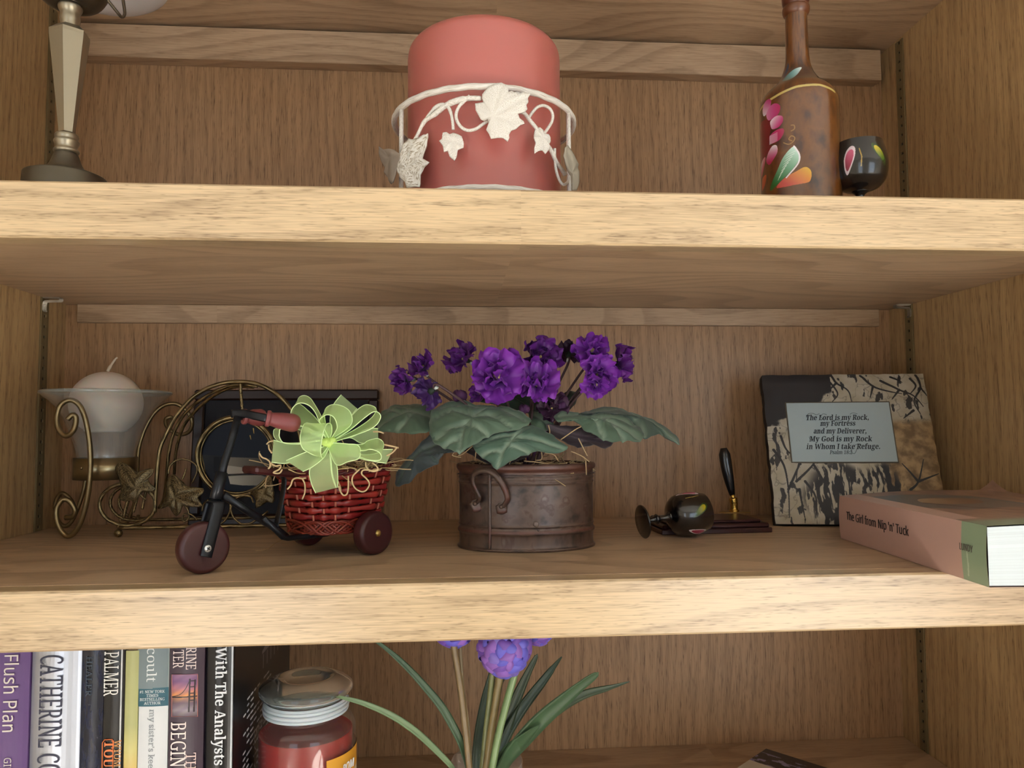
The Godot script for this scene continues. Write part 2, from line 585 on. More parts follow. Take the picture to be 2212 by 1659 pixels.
# ---------- upper shelf ----------
func build_lamp() -> void:
	var z := -0.055
	var k := (at(151, 200, z) - at(150, 200, z)).x          # metres per pixel there
	var c := at(146, 230, z)
	var yy := func(py: float) -> float: return at(146, py, z).y
	var pewter := mat(rgb8(160, 150, 130), 0.34, 0.85)
	var dark := mat(rgb8(96, 88, 74), 0.42, 0.8)
	var t := thing("candlestick_lamp", "tall pewter candlestick lamp with a six-sided stem at the upper shelf's left end", "lamp", Vector3(c.x, Y_UP, z))
	var base := Transform3D(Basis(), Vector3(c.x, 0, z))
	var st := mb()
	lathe(st, prof_smooth([[0.0001, Y_UP], [60 * k, Y_UP], [82 * k, Y_UP + 0.003], [83 * k, yy.call(388)], [81 * k, yy.call(384)], [74 * k, yy.call(380)], [58 * k, yy.call(375)], [42 * k, yy.call(368)], [33 * k, yy.call(357)], [28 * k, yy.call(345)], [25 * k, yy.call(336)], [22 * k, yy.call(331)]], 4), 56, base)
	part("base", st, dark, t)
	st = mb()
	lathe(st, prof_smooth([[20 * k, yy.call(333)], [25 * k, yy.call(330)], [26 * k, yy.call(326)], [22 * k, yy.call(320)], [24 * k, yy.call(313)], [26 * k, yy.call(307)], [23 * k, yy.call(302)], [24 * k, yy.call(296)], [22 * k, yy.call(291)], [15 * k, yy.call(288)], [12 * k, yy.call(285)]], 4), 40, base)
	part("collar", st, pewter, t)
	st = mb(true)
	lathe(st, [[16.5 * k, yy.call(287)], [17 * k, yy.call(280)], [41 * k, yy.call(80)], [41 * k, yy.call(72)], [27 * k, yy.call(60)], [20 * k, yy.call(59)]], 6, base, 1.0, 1.0, 0.13)
	part("stem", st, pewter, t)
	st = mb()
	lathe(st, prof_smooth([[18 * k, yy.call(62)], [19 * k, yy.call(52)], [21 * k, yy.call(42)], [20 * k, yy.call(30)], [24 * k, yy.call(22)], [25 * k, yy.call(15)], [20 * k, yy.call(9)], [23 * k, yy.call(4)], [22 * k, yy.call(-12)]], 4), 40, base)
	part("collar", st, pewter, t)
	st = mb()
	lathe(st, prof_smooth([[21 * k, yy.call(8)], [40 * k, yy.call(12)], [62 * k, yy.call(2)], [76 * k, yy.call(-20)], [78 * k, yy.call(-34)], [75 * k, yy.call(-34)], [70 * k, yy.call(-18)], [20 * k, yy.call(0)]], 4), 48, base)
	part("drip_pan", st, dark, t)
	st = mb()
	tube(st, smooth(spread(trace([232, 0, 245, 16, 257, 31, 263, 37, 268, 34, 269, 22, 263, -20]), z + 0.01, z - 0.02), 5), 0.0013, 8)
	part("wire_hook", st, dark, t)
	st = mb()
	var w := at(214, -58, -0.16)
	var kk := k * 0.755 / 0.65
	lathe(st, prof_smooth([[0.0001, -60 * kk], [60 * kk, -55 * kk], [110 * kk, -40 * kk], [140 * kk, -20 * kk], [150 * kk, 0.0], [146 * kk, 1 * kk], [134 * kk, -16 * kk], [100 * kk, -36 * kk], [0.0001, -54 * kk]], 5), 64, Transform3D(Basis(), w))
	part("glass_shade", st, mat(rgb8(206, 202, 202), 0.4, 0.0, {"backlight_enabled": true, "backlight": Color(0.5, 0.5, 0.5)}), t, "white frosted glass shade")
	st = mb()
	tube(st, PackedVector3Array([Vector3(c.x, yy.call(-10), z), w + Vector3(0, -50 * kk, 0)]), 0.004, 10)
	part("arm", st, dark, t)

const CZ := -0.135
const CR := 0.0885
func round_hit(px: float, py: float, r: float, xc: float) -> Vector3:       # where the sight line first meets an upright cylinder
	var d := ray(px, py)
	var o := Vector2(cam_at.x - xc, cam_at.z - CZ)
	var v := Vector2(d.x, d.z)
	var a := v.dot(v); var b := 2.0 * o.dot(v); var cc := o.dot(o) - r * r
	var disc := maxf(b * b - 4.0 * a * cc, 0.0)
	return cam_at + d * ((-b - sqrt(disc)) / (2.0 * a))

func build_candle() -> void:
	var xc := at(1046, 260, CZ).x
	var st := mb()
	var r := 0.0755
	var top := 0.4965
	lathe(st, prof_smooth([[0.0001, Y_UP + 0.0115], [r - 0.002, Y_UP + 0.0115], [r, Y_UP + 0.014], [r, 0.38], [r * 0.998, 0.46], [r * 0.997, top - 0.012], [r - 0.003, top - 0.004], [r - 0.009, top], [r - 0.02, top - 0.002], [0.0001, top - 0.006]], 5), 96, Transform3D(Basis(), Vector3(xc, 0, CZ)))
	var wax := mat(rgb8(184, 102, 95), 0.36, 0.0, {"subsurf_scatter_enabled": true, "subsurf_scatter_strength": 0.2, "clearcoat_enabled": true, "clearcoat": 0.5, "clearcoat_roughness": 0.35})
	var c := thing("pillar_candle", "thick coral red pillar candle standing in a white wire holder on the upper shelf", "candle", Vector3(xc, Y_UP, CZ))
	part("wax", st, wax, c)
	st = mb()
	tube(st, PackedVector3Array([Vector3(xc, top - 0.006, CZ), Vector3(xc + 0.001, top + 0.004, CZ), Vector3(xc + 0.004, top + 0.009, CZ)]), 0.0011, 6)
	part("wick", st, mat(rgb8(225, 215, 195), 0.9), c)
	# the holder
	var im := mottled(256, 256, [rgb8(120, 104, 82), rgb8(214, 206, 192), rgb8(232, 228, 220), rgb8(236, 232, 226), rgb8(240, 238, 232)], Vector2(30, 30), 5)
	var white := mat(Color.WHITE, 0.42, 0.0, {"albedo_texture": tex(im)})
	var im2 := mottled(256, 256, [rgb8(84, 66, 44), rgb8(150, 134, 108), rgb8(216, 208, 192), rgb8(228, 222, 210), rgb8(236, 232, 224), rgb8(236, 232, 224), rgb8(214, 204, 186)], Vector2(5, 5), 9)
	var worn := mat(Color.WHITE, 0.5, 0.0, {"albedo_texture": tex(im2)})
	var im3 := mottled(256, 256, [rgb8(90, 74, 54), rgb8(190, 178, 158), rgb8(236, 232, 226), rgb8(242, 240, 236), rgb8(242, 240, 236)], Vector2(16, 16), 19)
	var chalky := mat(Color.WHITE, 0.45, 0.0, {"albedo_texture": tex(im3)})
	var t := thing("candle_holder", "white painted wire candle holder with grape leaves around the coral candle", "candle holder", Vector3(xc, Y_UP, CZ))
	var y_ring := 0.4195
	var y_low := 0.3296
	for y in [y_ring, y_low]:
		st = mb()
		var p := PackedVector3Array()
		for i in 96: p.append(Vector3(xc + sin(TAU * i / 96) * CR, y + 0.0003 * sin(i * 1.7), CZ + cos(TAU * i / 96) * CR))
		tube(st, p, 0.0029 if y == y_ring else 0.0027, 10, true)
		part("ring", st, white, t)
	for a in [-1.10, 1.08, 2.3, -2.25]:
		st = mb()
		var d := Vector3(sin(a) * CR, 0, cos(a) * CR)
		tube(st, PackedVector3Array([Vector3(xc, Y_UP + 0.0003, CZ) + d * 1.02, Vector3(xc, 0.34, CZ) + d, Vector3(xc, 0.38, CZ) + d, Vector3(xc, y_ring, CZ) + d]), 0.0022, 8)
		part("post", st, white, t)
	st = mb()
	for a in [0.4, 1.97]:
		tube(st, PackedVector3Array([Vector3(xc - sin(a) * CR, Y_UP + 0.009, CZ - cos(a) * CR), Vector3(xc, Y_UP + 0.009, CZ), Vector3(xc + sin(a) * CR, Y_UP + 0.009, CZ + cos(a) * CR)]), 0.0018, 8)
	part("cross_wire", st, white, t)
	var vine := func(flat: Array, ox: float, oy: float, s: float, w, called: String) -> void:
		var q := PackedVector3Array()
		for v in trace(flat, ox, oy, s): q.append(round_hit(v.x, v.y, CR, xc))
		var st2 := mb()
		tube(st2, smooth(q, 5), w, 8)
		part(called, st2, white, t)
	vine.call([440, 1320, 520, 1060, 620, 880, 720, 690, 850, 600, 1000, 480, 1140, 420, 1300, 385, 1475, 385], 800, 150, 6.146, [0.0014, 0.0016, 0.0020, 0.0024, 0.0028, 0.0022, 0.0019], "vine")
	vine.call([720, 700, 770, 610, 860, 510, 940, 470, 1010, 480, 1060, 550, 1090, 680, 1100, 800], 800, 150, 6.146, [0.0013, 0.0018, 0.0016, 0.0014, 0.0014], "tendril")
	vine.call([1320, 350, 1270, 400, 1180, 490, 1140, 590, 1150, 680, 1210, 770, 1300, 810, 1400, 790, 1475, 740, 1580, 670], 800, 150, 6.146, 0.0015, "tendril")
	vine.call([700, 560, 760, 590, 830, 680, 920, 790, 1010, 930, 1110, 1080, 1180, 1230, 1290, 1390], 1010, 150, 6.144, [0.0018, 0.0018, 0.0020, 0.0026], "vine")
	vine.call([815, 640, 860, 570, 930, 500, 1010, 480, 1090, 520, 1130, 600, 1120, 690, 1060, 790, 1010, 860], 1010, 150, 6.144, 0.0014, "tendril")
	vine.call([1155, 1050, 1160, 1200, 1180, 1360, 1230, 1490, 1280, 1530, 1340, 1480, 1390, 1410], 1010, 150, 6.144, 0.0014, "tendril")
	var leaf := func(flat: Array, ox: float, oy: float, s: float, mid: Vector2, veins: Array, r: float, m: Material, normal: Vector3) -> void:
		var q := trace(flat, ox, oy, s)
		var c2 := Vector2(ox + mid.x / s, oy + mid.y / s)
		var vs := []
		for v in veins: vs.append(trace([mid.x, mid.y, v[0], v[1]], ox, oy, s))
		var p0 := round_hit(c2.x, c2.y, r, xc)
		part("leaf", leaf_patch(q, c2, vs, p0, normal, 0.0026, 0.0009, 6.0), m, t)
	leaf.call([450, 165, 500, 195, 535, 230, 545, 295, 590, 280, 620, 300, 660, 290, 700, 310, 750, 295, 835, 320, 800, 370, 808, 430, 780, 470, 795, 520, 760, 560, 670, 585, 690, 640, 745, 680, 755, 710, 700, 735, 640, 790, 580, 810, 550, 860, 555, 900, 530, 948, 470, 905, 400, 905, 310, 920, 280, 850, 245, 800, 280, 700, 265, 650, 220, 680, 175, 665, 140, 600, 105, 540, 98, 440, 160, 435, 210, 430, 190, 380, 195, 330, 225, 290, 280, 230, 330, 205, 390, 180], 1010, 150, 6.144, Vector2(330, 630), [[450, 180], [800, 340], [740, 700], [530, 940], [110, 450]], CR + 0.006, white, Vector3(-0.1, 0.05, 1.0).normalized())
	leaf.call([960, 840, 1010, 830, 1050, 860, 1100, 840, 1170, 860, 1215, 890, 1240, 970, 1235, 1040, 1160, 1070, 1145, 1150, 1115, 1200, 1050, 1150, 1025, 1080, 975, 1095, 960, 1010, 910, 940, 945, 910], 800, 150, 6.146, Vector2(1090, 950), [[1115, 1190], [940, 920], [1230, 980]], CR + 0.003, chalky, Vector3(-0.1, 0.1, 1.0).normalized())
	leaf.call([970, 755, 1010, 800, 1020, 840, 1075, 860, 1105, 900, 1112, 950, 1085, 990, 1100, 1040, 1045, 1112, 1000, 1070, 950, 1075, 900, 1105, 890, 1040, 905, 970, 878, 910, 890, 860, 900, 790], 1010, 150, 6.144, Vector2(1000, 900), [[900, 1095], [1045, 1105], [1100, 940], [900, 850], [960, 770]], CR + 0.003, chalky, Vector3(0.35, 0.1, 1.0).normalized())
	leaf.call([760, 845, 755, 920, 750, 1010, 715, 1090, 690, 1180, 770, 1220, 720, 1290, 700, 1340, 665, 1400, 655, 1500, 640, 1550, 560, 1560, 480, 1570, 460, 1500, 400, 1440, 360, 1370, 335, 1300, 375, 1190, 400, 1080, 430, 990, 500, 910, 560, 930, 640, 900, 700, 860], 800, 150, 6.146, Vector2(490, 1330), [[740, 880], [480, 940], [760, 1215], [640, 1540], [345, 1310]], CR + 0.006, worn, Vector3(-0.45, 0.1, 0.9).normalized())
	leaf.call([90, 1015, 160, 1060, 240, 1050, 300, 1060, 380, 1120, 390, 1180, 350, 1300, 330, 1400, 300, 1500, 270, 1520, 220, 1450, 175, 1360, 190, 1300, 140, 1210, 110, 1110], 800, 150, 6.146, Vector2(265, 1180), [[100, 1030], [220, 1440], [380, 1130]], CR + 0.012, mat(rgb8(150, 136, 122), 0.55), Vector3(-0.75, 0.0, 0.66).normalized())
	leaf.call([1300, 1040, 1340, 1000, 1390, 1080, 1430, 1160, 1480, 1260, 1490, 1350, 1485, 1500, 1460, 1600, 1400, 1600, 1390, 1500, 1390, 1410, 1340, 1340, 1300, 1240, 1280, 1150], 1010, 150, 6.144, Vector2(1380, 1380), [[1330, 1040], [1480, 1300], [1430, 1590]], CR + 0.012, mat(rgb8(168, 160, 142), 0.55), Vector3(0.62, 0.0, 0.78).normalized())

# A leaf with thickness: the outline as seen in the photograph laid on the plane through p0, raised between its veins.
func leaf_patch(outline: PackedVector2Array, mid: Vector2, veins: Array, p0: Vector3, n: Vector3, dome := 0.004, thick := 0.0008, vein_w := 4.0, rings := 8, droop := 0.0, tints = null) -> SurfaceTool:
	var st := mb()
	var o := PackedVector2Array()
	for i in outline.size():
		var a := outline[i]; var b := outline[(i + 1) % outline.size()]
		var k := maxi(1, int(a.distance_to(b) / 4.0))
		for j in k: o.append(a.lerp(b, float(j) / k))
	var top := []
	var under := []
	var cols := []
	var seeds := FastNoiseLite.new()
	seeds.seed = int(mid.x)
	seeds.frequency = 0.03
	for i in rings + 1:
		var u := pow(float(i) / rings, 0.8)
		var row := PackedVector3Array()
		var low := PackedVector3Array()
		var col := PackedColorArray()
		for q in o:
			var v := mid.lerp(q, u)
			var p := on_plane(v.x, v.y, p0, n)
			var dv := 1e9
			for line in veins:
				for k in line.size() - 1:
					dv = minf(dv, Geometry2D.get_closest_point_to_segment(v, line[k], line[k + 1]).distance_to(v))
			var g := exp(-dv * dv / (vein_w * vein_w))
			var h := dome * (0.9 * (1.0 - u * u) - 0.55 * g + 0.35 * seeds.get_noise_2d(v.x, v.y)) - droop * pow(u, 3.0)
			p += n * h
			row.append(p)
			low.append(p - n * thick)
			col.append((tints[0] as Color).lerp(tints[1], g * 0.8 + 0.1) if tints != null else Color.WHITE)
		top.append(row); under.append(low); cols.append(col)
	sheet(st, top, true, cols, 3.0, 2.0)
	under.reverse()
	var cu := cols.duplicate()
	cu.reverse()
	sheet(st, under, true, cu, 3.0, 2.0)
	sheet(st, [top[-1], under[0]], true, [cols[-1], cols[-1]])
	return st

func build_painted_ware() -> void:
	var z := -0.11
	var k := (at(1726, 300, z) - at(1725, 300, z)).x
	var c := at(1727, 300, z)
	var yy := func(py: float) -> float: return at(1727, py, z).y
	var prof := [[79 * k, Y_UP], [79 * k, Y_UP + 0.01], [78.5 * k, yy.call(354)], [78.5 * k, yy.call(300)], [78.5 * k, yy.call(250)], [78 * k, yy.call(228)], [74 * k, yy.call(214)], [63 * k, yy.call(199)], [46 * k, yy.call(184)], [35 * k, yy.call(168)], [28.5 * k, yy.call(152)], [25 * k, yy.call(138)], [23.5 * k, yy.call(120)], [22.5 * k, yy.call(80)], [22 * k, yy.call(34)], [22 * k, yy.call(22)]]
	var y0: float = yy.call(22)
	var paint := func(px: float, py: float) -> Vector2:          # where on the bottle's picture
		var r := 78.0
		if py < 225: r = lerpf(78.0, 26.0, clampf((225 - py) / 75.0, 0, 1))
		return Vector2(1024.0 * (0.5 + asin(clampf((px - 1727.0 - (py - 300) * 0.03) / r, -1, 1)) / TAU), 1024.0 * (y0 - yy.call(py)) / (y0 - Y_UP))
	var im := mottled(1024, 1024, [rgb8(50, 24, 8), rgb8(82, 44, 15), rgb8(108, 64, 24), rgb8(96, 54, 18), rgb8(62, 30, 10)], Vector2(9, 5), 4)
	var at_b := func(flat: Array) -> PackedVector2Array:
		var out := PackedVector2Array()
		for q in trace(flat, 1560, 0, 3.393): out.append(paint.call(q.x, q.y))
		return out
	var petal := func(flat: Array, a: Color, b: Color) -> void:
		var p := smooth2(at_b.call(flat), 4)
		fill(im, p, a, b, p[0], p[p.size() / 2])
	for row in range(int(paint.call(1727, 158).y), int(paint.call(1727, 196).y)):
		for x in 1024: im.set_pixel(x, row, im.get_pixel(x, row).lerp(rgb8(70, 48, 44), 0.75))
	stroke(im, at_b.call([300, 800, 420, 775, 560, 745, 700, 740, 800, 765]), 11, rgb8(196, 176, 104))
	var white := rgb8(236, 232, 238)
	petal.call([585, 545, 575, 580, 540, 630, 500, 655, 452, 630, 480, 590, 530, 555], rgb8(220, 235, 235), rgb8(36, 110, 118))
	fill(im, smooth2(at_b.call([490, 480, 500, 520, 460, 590, 440, 610, 470, 540]), 3), rgb8(26, 50, 84), rgb8(26, 50, 84))
	fill(im, smooth2(at_b.call([310, 900, 390, 930, 380, 1080, 400, 1130, 320, 1180, 305, 1050]), 3), rgb8(120, 8, 30), rgb8(90, 4, 26))
	petal.call([340, 868, 330, 820, 345, 775, 375, 768, 394, 790, 388, 835, 365, 865], white, rgb8(176, 34, 104))
	petal.call([360, 870, 385, 830, 420, 822, 455, 850, 452, 895, 420, 925, 375, 920], rgb8(214, 130, 176), rgb8(170, 24, 90))
	petal.call([390, 935, 430, 915, 470, 930, 475, 970, 445, 1000, 405, 998, 392, 970], white, rgb8(176, 28, 96))
	petal.call([388, 1035, 430, 1015, 475, 1018, 482, 1050, 455, 1090, 405, 1100, 385, 1075], rgb8(196, 60, 120), rgb8(164, 20, 76))
	petal.call([405, 1115, 435, 1125, 440, 1170, 420, 1205, 385, 1240, 360, 1200, 375, 1150], white, rgb8(180, 26, 84))
	petal.call([318, 1200, 350, 1165, 350, 1210, 330, 1280, 320, 1290], white, rgb8(196, 50, 92))
	petal.call([330, 1310, 362, 1300, 350, 1370, 328, 1390], rgb8(214, 96, 28), rgb8(180, 60, 24))
	petal.call([548, 1160, 578, 1215, 575, 1270, 530, 1330, 470, 1380, 400, 1430, 395, 1395, 440, 1300, 480, 1220], rgb8(210, 238, 230), rgb8(20, 104, 40))
	petal.call([620, 1315, 655, 1345, 655, 1400, 620, 1428, 440, 1428, 480, 1375, 560, 1340], rgb8(226, 172, 40), rgb8(206, 76, 66))
	for i in 9:
		stroke(im, at_b.call([560 - i * 12, 1195 + i * 18, 500 - i * 7, 1215 + i * 20]), 3.5, rgb8(214, 232, 222), 1.0)
		stroke(im, at_b.call([385, 1040 + i * 7, 440, 1035 + i * 7]), 2.5, rgb8(226, 196, 214), 1.0)
	for s in [[535, 1120, 515, 1105, 530, 1085, 552, 1100, 545, 1125, 515, 1140, 480, 1120], [530, 1050, 550, 1040, 548, 1015, 528, 1010]]:
		stroke(im, smooth2(at_b.call(s), 5, false), 4, rgb8(150, 110, 60))
	stroke(im, smooth2(at_b.call([548, 1160, 582, 1225, 572, 1290, 500, 1370]), 5, false), 6, white)
	var varnish := mat(Color.WHITE, 0.28, 0.0, {"albedo_texture": tex(im), "clearcoat_enabled": true, "clearcoat": 1.0, "clearcoat_roughness": 0.12})
	var t := thing("painted_bottle", "tall brown varnished bottle with hand painted pink petals and a green leaf", "bottle", Vector3(c.x, Y_UP, z))
	var st := mb()
	lathe(st, prof_even(prof, 96), 96, Transform3D(Basis(), Vector3(c.x, 0, z)), 1.0, 1.0, -0.5 - PI)
	part("body", st, varnish, t)
	st = mb()
	lathe(st, prof_smooth([[22 * k, yy.call(36)], [26 * k, yy.call(31)], [27.5 * k, yy.call(24)], [26.5 * k, yy.call(17)], [22 * k, yy.call(14)]], 4), 48, Transform3D(Basis(), Vector3(c.x, 0, z)))
	part("neck_ring", st, mat(rgb8(96, 52, 26), 0.25, 0.0, {"clearcoat_enabled": true, "clearcoat": 0.6}), t)
	st = mb()
	lathe(st, prof_smooth([[22 * k, yy.call(18)], [27 * k, yy.call(8)], [28 * k, yy.call(-8)], [26 * k, yy.call(-30)], [16 * k, yy.call(-44)], [0.0001, yy.call(-48)]], 4), 48, Transform3D(Basis(), Vector3(c.x, 0, z)))
	part("stopper", st, mat(rgb8(92, 44, 26), 0.3, 0.0, {"clearcoat_enabled": true, "clearcoat": 0.5}), t)
	# the two small goblets: one upright beside the bottle, one lying on the middle shelf
	goblet_picture()
	var g := thing("goblet", "small black lacquered goblet with a pink painted petal, standing upright beside the bottle", "goblet", Vector3(at(1856, 360, -0.09).x, Y_UP, -0.09), "painted goblets")
	var gk := (at(1857, 360, -0.09) - at(1856, 360, -0.09)).x
	goblet_parts(g, 55 * gk, Transform3D(Basis(Vector3.UP, -0.62), g.position), at(1856, 312, -0.09).y - Y_UP)
	var foot := Vector3(0.1468, 0.0185, -0.2060)
	var axis := Vector3(0.0495, 0.0058, -0.0100).normalized()
	var b := Basis(axis.cross(Vector3.UP).normalized(), axis, axis.cross(axis.cross(Vector3.UP).normalized()).normalized() * -1.0)
	b = Basis(b.y.cross(Vector3(0, 0, 1)).normalized(), b.y, Vector3.ZERO)
	b.z = b.x.cross(b.y).normalized()
	var g2 := thing("goblet", "small dark goblet lying on its side before the pen stand", "goblet", Vector3(foot.x + 0.03, 0, foot.z), "painted goblets")
	goblet_parts(g2, 0.0238, Transform3D(b.rotated(axis, -1.15), foot), 0.076)

func goblet_picture() -> void:
	var im := mottled(512, 256, [rgb8(12, 10, 10), rgb8(20, 16, 15), rgb8(30, 24, 20)], Vector2(5, 4), 8)
	var pet := func(cx: float, cy: float, w: float, h: float, tilt: float, a: Color, b: Color, rim: Color) -> void:
		for s in [1.0, 0.74]:
			var p := PackedVector2Array()
			for i in 28:
				var an := TAU * i / 28
				p.append(Vector2(cx, cy) + Vector2(sin(an) * w * s * (0.75 + 0.25 * cos(an)), -cos(an) * h * s).rotated(tilt))
			if s == 1.0: fill(im, p, rim, rim)
			else: fill(im, p, a, b, p[0], p[14])
	pet.call(236, 118, 20, 74, 0.12, rgb8(206, 92, 128), rgb8(140, 26, 56), rgb8(222, 200, 208))
	pet.call(330, 96, 20, 62, -0.35, rgb8(206, 180, 30), rgb8(30, 70, 20), rgb8(46, 70, 22))
	pet.call(160, 110, 16, 66, 0.3, rgb8(150, 130, 20), rgb8(30, 66, 20), rgb8(38, 50, 20))
	pet.call(420, 110, 20, 70, 0.2, rgb8(206, 92, 128), rgb8(140, 26, 56), rgb8(222, 200, 208))
	pet.call(70, 110, 20, 70, -0.2, rgb8(216, 190, 40), rgb8(60, 96, 24), rgb8(214, 206, 160))
	stroke(im, PackedVector2Array([Vector2(266, 66), Vector2(272, 110), Vector2(270, 160)]), 3, rgb8(170, 140, 70))
	M.goblet = mat(Color.WHITE, 0.25, 0.0, {"albedo_texture": tex(im), "clearcoat_enabled": true, "clearcoat": 0.7, "clearcoat_roughness": 0.1})
	M.lacquer = mat(rgb8(20, 16, 15), 0.25, 0.0, {"clearcoat_enabled": true, "clearcoat": 0.7, "clearcoat_roughness": 0.1})

func goblet_parts(t: Node3D, r: float, xf: Transform3D, h: float) -> void:
	var hb := r * 1.85                                     # height of the bowl
	var st := mb()
	lathe(st, prof_even([[r * 0.16, h - hb], [r * 0.62, h - hb * 0.94], [r * 0.90, h - hb * 0.78], [r, h - hb * 0.52], [r * 0.98, h - hb * 0.30], [r * 0.90, h - hb * 0.12], [r * 0.84, h]], 24), 56, xf, 1.0, 1.0, -PI)
	part("bowl", st, M.goblet, t)
	st = mb()
	lathe(st, prof_smooth([[r * 0.84, h], [r * 0.79, h - 0.0006], [r * 0.84, h - hb * 0.14], [r * 0.92, h - hb * 0.5], [r * 0.6, h - hb * 0.84], [0.0001, h - hb * 0.9]], 4), 48, xf)
	part("lining", st, M.lacquer, t)
	st = mb()
	lathe(st, prof_smooth([[r * 0.60, h * 0.03], [r * 0.2, h * 0.07], [r * 0.13, h * 0.13], [r * 0.15, (h - hb) * 0.45], [r * 0.24, (h - hb) * 0.55], [r * 0.15, (h - hb) * 0.65], [r * 0.15, (h - hb) * 0.9], [r * 0.3, h - hb + 0.001], [0.001, h - hb + 0.002]], 4), 32, xf)
	part("stem", st, M.lacquer, t)
	st = mb()
	lathe(st, [[0.0001, 0.0], [r * 0.70, 0.0], [r * 0.76, h * 0.012], [r * 0.74, h * 0.03], [r * 0.3, h * 0.05], [0.0001, h * 0.06]], 48, xf)
	part("foot", st, M.lacquer, t)
# ---------- middle shelf ----------
func build_hurricane() -> void:
	var z := -0.315
	var c := at(229, 990, z)
	var k := (at(230, 990, z) - at(229, 990, z)).x
	var yy := func(py: float) -> float: return at(229, py, z).y
	var gold := mat(rgb8(138, 120, 86), 0.34, 0.9)
	var t := thing("scroll_stand", "brass stand of scrolled legs and a ring band in the middle shelf's left corner", "candle stand", Vector3(c.x, 0, z))
	var leg := func(flat: Array, z0: float, z1: float, w) -> void:
		var st := mb()
		tube(st, smooth(spread(trace(flat, 50, 740, 3.6075), z0, z1), 6), w, 10)
		part("leg", st, gold, t)
	leg.call([345, 600, 385, 565, 412, 590, 395, 680, 335, 728, 280, 680, 262, 590, 290, 490, 365, 448, 435, 485, 480, 580, 510, 720, 524, 870, 522, 1020, 510, 1150, 480, 1300, 430, 1440, 360, 1507, 300, 1470, 262, 1380, 262, 1290, 310, 1225, 365, 1240, 405, 1310, 385, 1355, 330, 1365], -0.250, -0.284, 0.0029)
	leg.call([890, 1060, 890, 960, 897, 850, 920, 750, 965, 640, 1030, 540, 1110, 485, 1200, 480, 1280, 540, 1318, 630, 1285, 700, 1205, 715, 1125, 660, 1110, 600, 1150, 580, 1170, 610], -0.33, -0.372, 0.0024)
	leg.call([490, 1060, 470, 1160, 430, 1280, 380, 1390, 330, 1430, 280, 1400, 250, 1310, 258, 1230, 300, 1175, 350, 1200, 390, 1260, 400, 1330], -0.352, -0.352, 0.0024)
	leg.call([895, 1060, 880, 1200, 850, 1300, 810, 1395, 760, 1390, 770, 1330], -0.345, -0.352, 0.0022)
	var st := mb()
	var r := 64.5 * k
	lathe(st, [[r - 0.0012, yy.call(1034)], [r, yy.call(1034)], [r, yy.call(988)], [r - 0.0012, yy.call(988)], [r - 0.0012, yy.call(1034)]], 64, Transform3D(Basis(), Vector3(c.x, 0, z)))
	part("ring_band", st, mat(rgb8(152, 138, 106), 0.28, 0.9), t)
	st = mb()
	ball(st, at(205, 1008, z) + Vector3(0, 0, r * 0.94), 0.0018, 10)
	part("screw", st, gold, t)
	# the glass bowl that sits in the band
	var g := thing("glass_bowl", "flared clear glass hurricane bowl resting in the brass ring band", "bowl", Vector3(c.x, yy.call(1030), z))
	st = mb()
	var outer := [[30 * k, yy.call(1030)], [50 * k, yy.call(1024)], [58 * k, yy.call(1005)], [58 * k, yy.call(985)], [63 * k, yy.call(962)], [72 * k, yy.call(936)], [82 * k, yy.call(912)], [92 * k, yy.call(893)], [103 * k, yy.call(877)], [114 * k, yy.call(866)], [125 * k, yy.call(858)], [131 * k, yy.call(852)], [132 * k, yy.call(848)], [129 * k, yy.call(846)]]
	var full := [[0.0001, yy.call(1030)]] + outer
	for i in range(outer.size() - 2, -1, -1): full.append([maxf(outer[i][0] - 0.0022, 0.0001), outer[i][1] + (0.002 if i < 2 else 0.0006)])
	full.append([0.0001, yy.call(1027)])
	lathe(st, prof_smooth(full, 3), 72, Transform3D(Basis(), Vector3(c.x, 0, z)))
	part("bowl_wall", st, mat(Color(0.80, 0.82, 0.80, 0.13), 0.2, 0.0, {"transparency": BaseMaterial3D.TRANSPARENCY_ALPHA}), g)
	st = mb()
	var lip := PackedVector3Array()
	for i in 80: lip.append(Vector3(c.x + sin(TAU * i / 80) * 131 * k, yy.call(848.5), z + cos(TAU * i / 80) * 131 * k))
	tube(st, lip, 0.0021, 8, true, 1.0)
	part("rim", st, mat(Color(0.70, 0.74, 0.72, 0.34), 0.08, 0.0, {"transparency": BaseMaterial3D.TRANSPARENCY_ALPHA}), g)
	# the ball candle inside
	var b := thing("ball_candle", "round white ball candle with a curled wick sitting in the flared glass bowl", "candle", Vector3(c.x, yy.call(934), z))
	st = mb()
	var prof := [[0.0001, yy.call(934)], [34 * k, yy.call(934)], [44 * k, yy.call(931)]]
	for i in 17:
		var a := -0.95 + (PI / 2 + 0.95) * i / 16.0
		prof.append([maxf(75.5 * k * cos(a), 0.0001), yy.call(872) + 72 * k * sin(a)])
	lathe(st, prof, 64, Transform3D(Basis(), Vector3(c.x - 0.001, 0, z)))
	part("wax", st, mat(rgb8(236, 226, 216), 0.42, 0.0, {"subsurf_scatter_enabled": true, "subsurf_scatter_strength": 0.3}), b)
	st = mb()
	tube(st, smooth(lift(trace([660, 225, 675, 195, 700, 155, 722, 125, 735, 117], 50, 740, 3.6075), z), 4), [0.0019, 0.0013, 0.0010, 0.0008], 7)
	part("wick", st, mat(rgb8(214, 196, 170), 0.9), b)

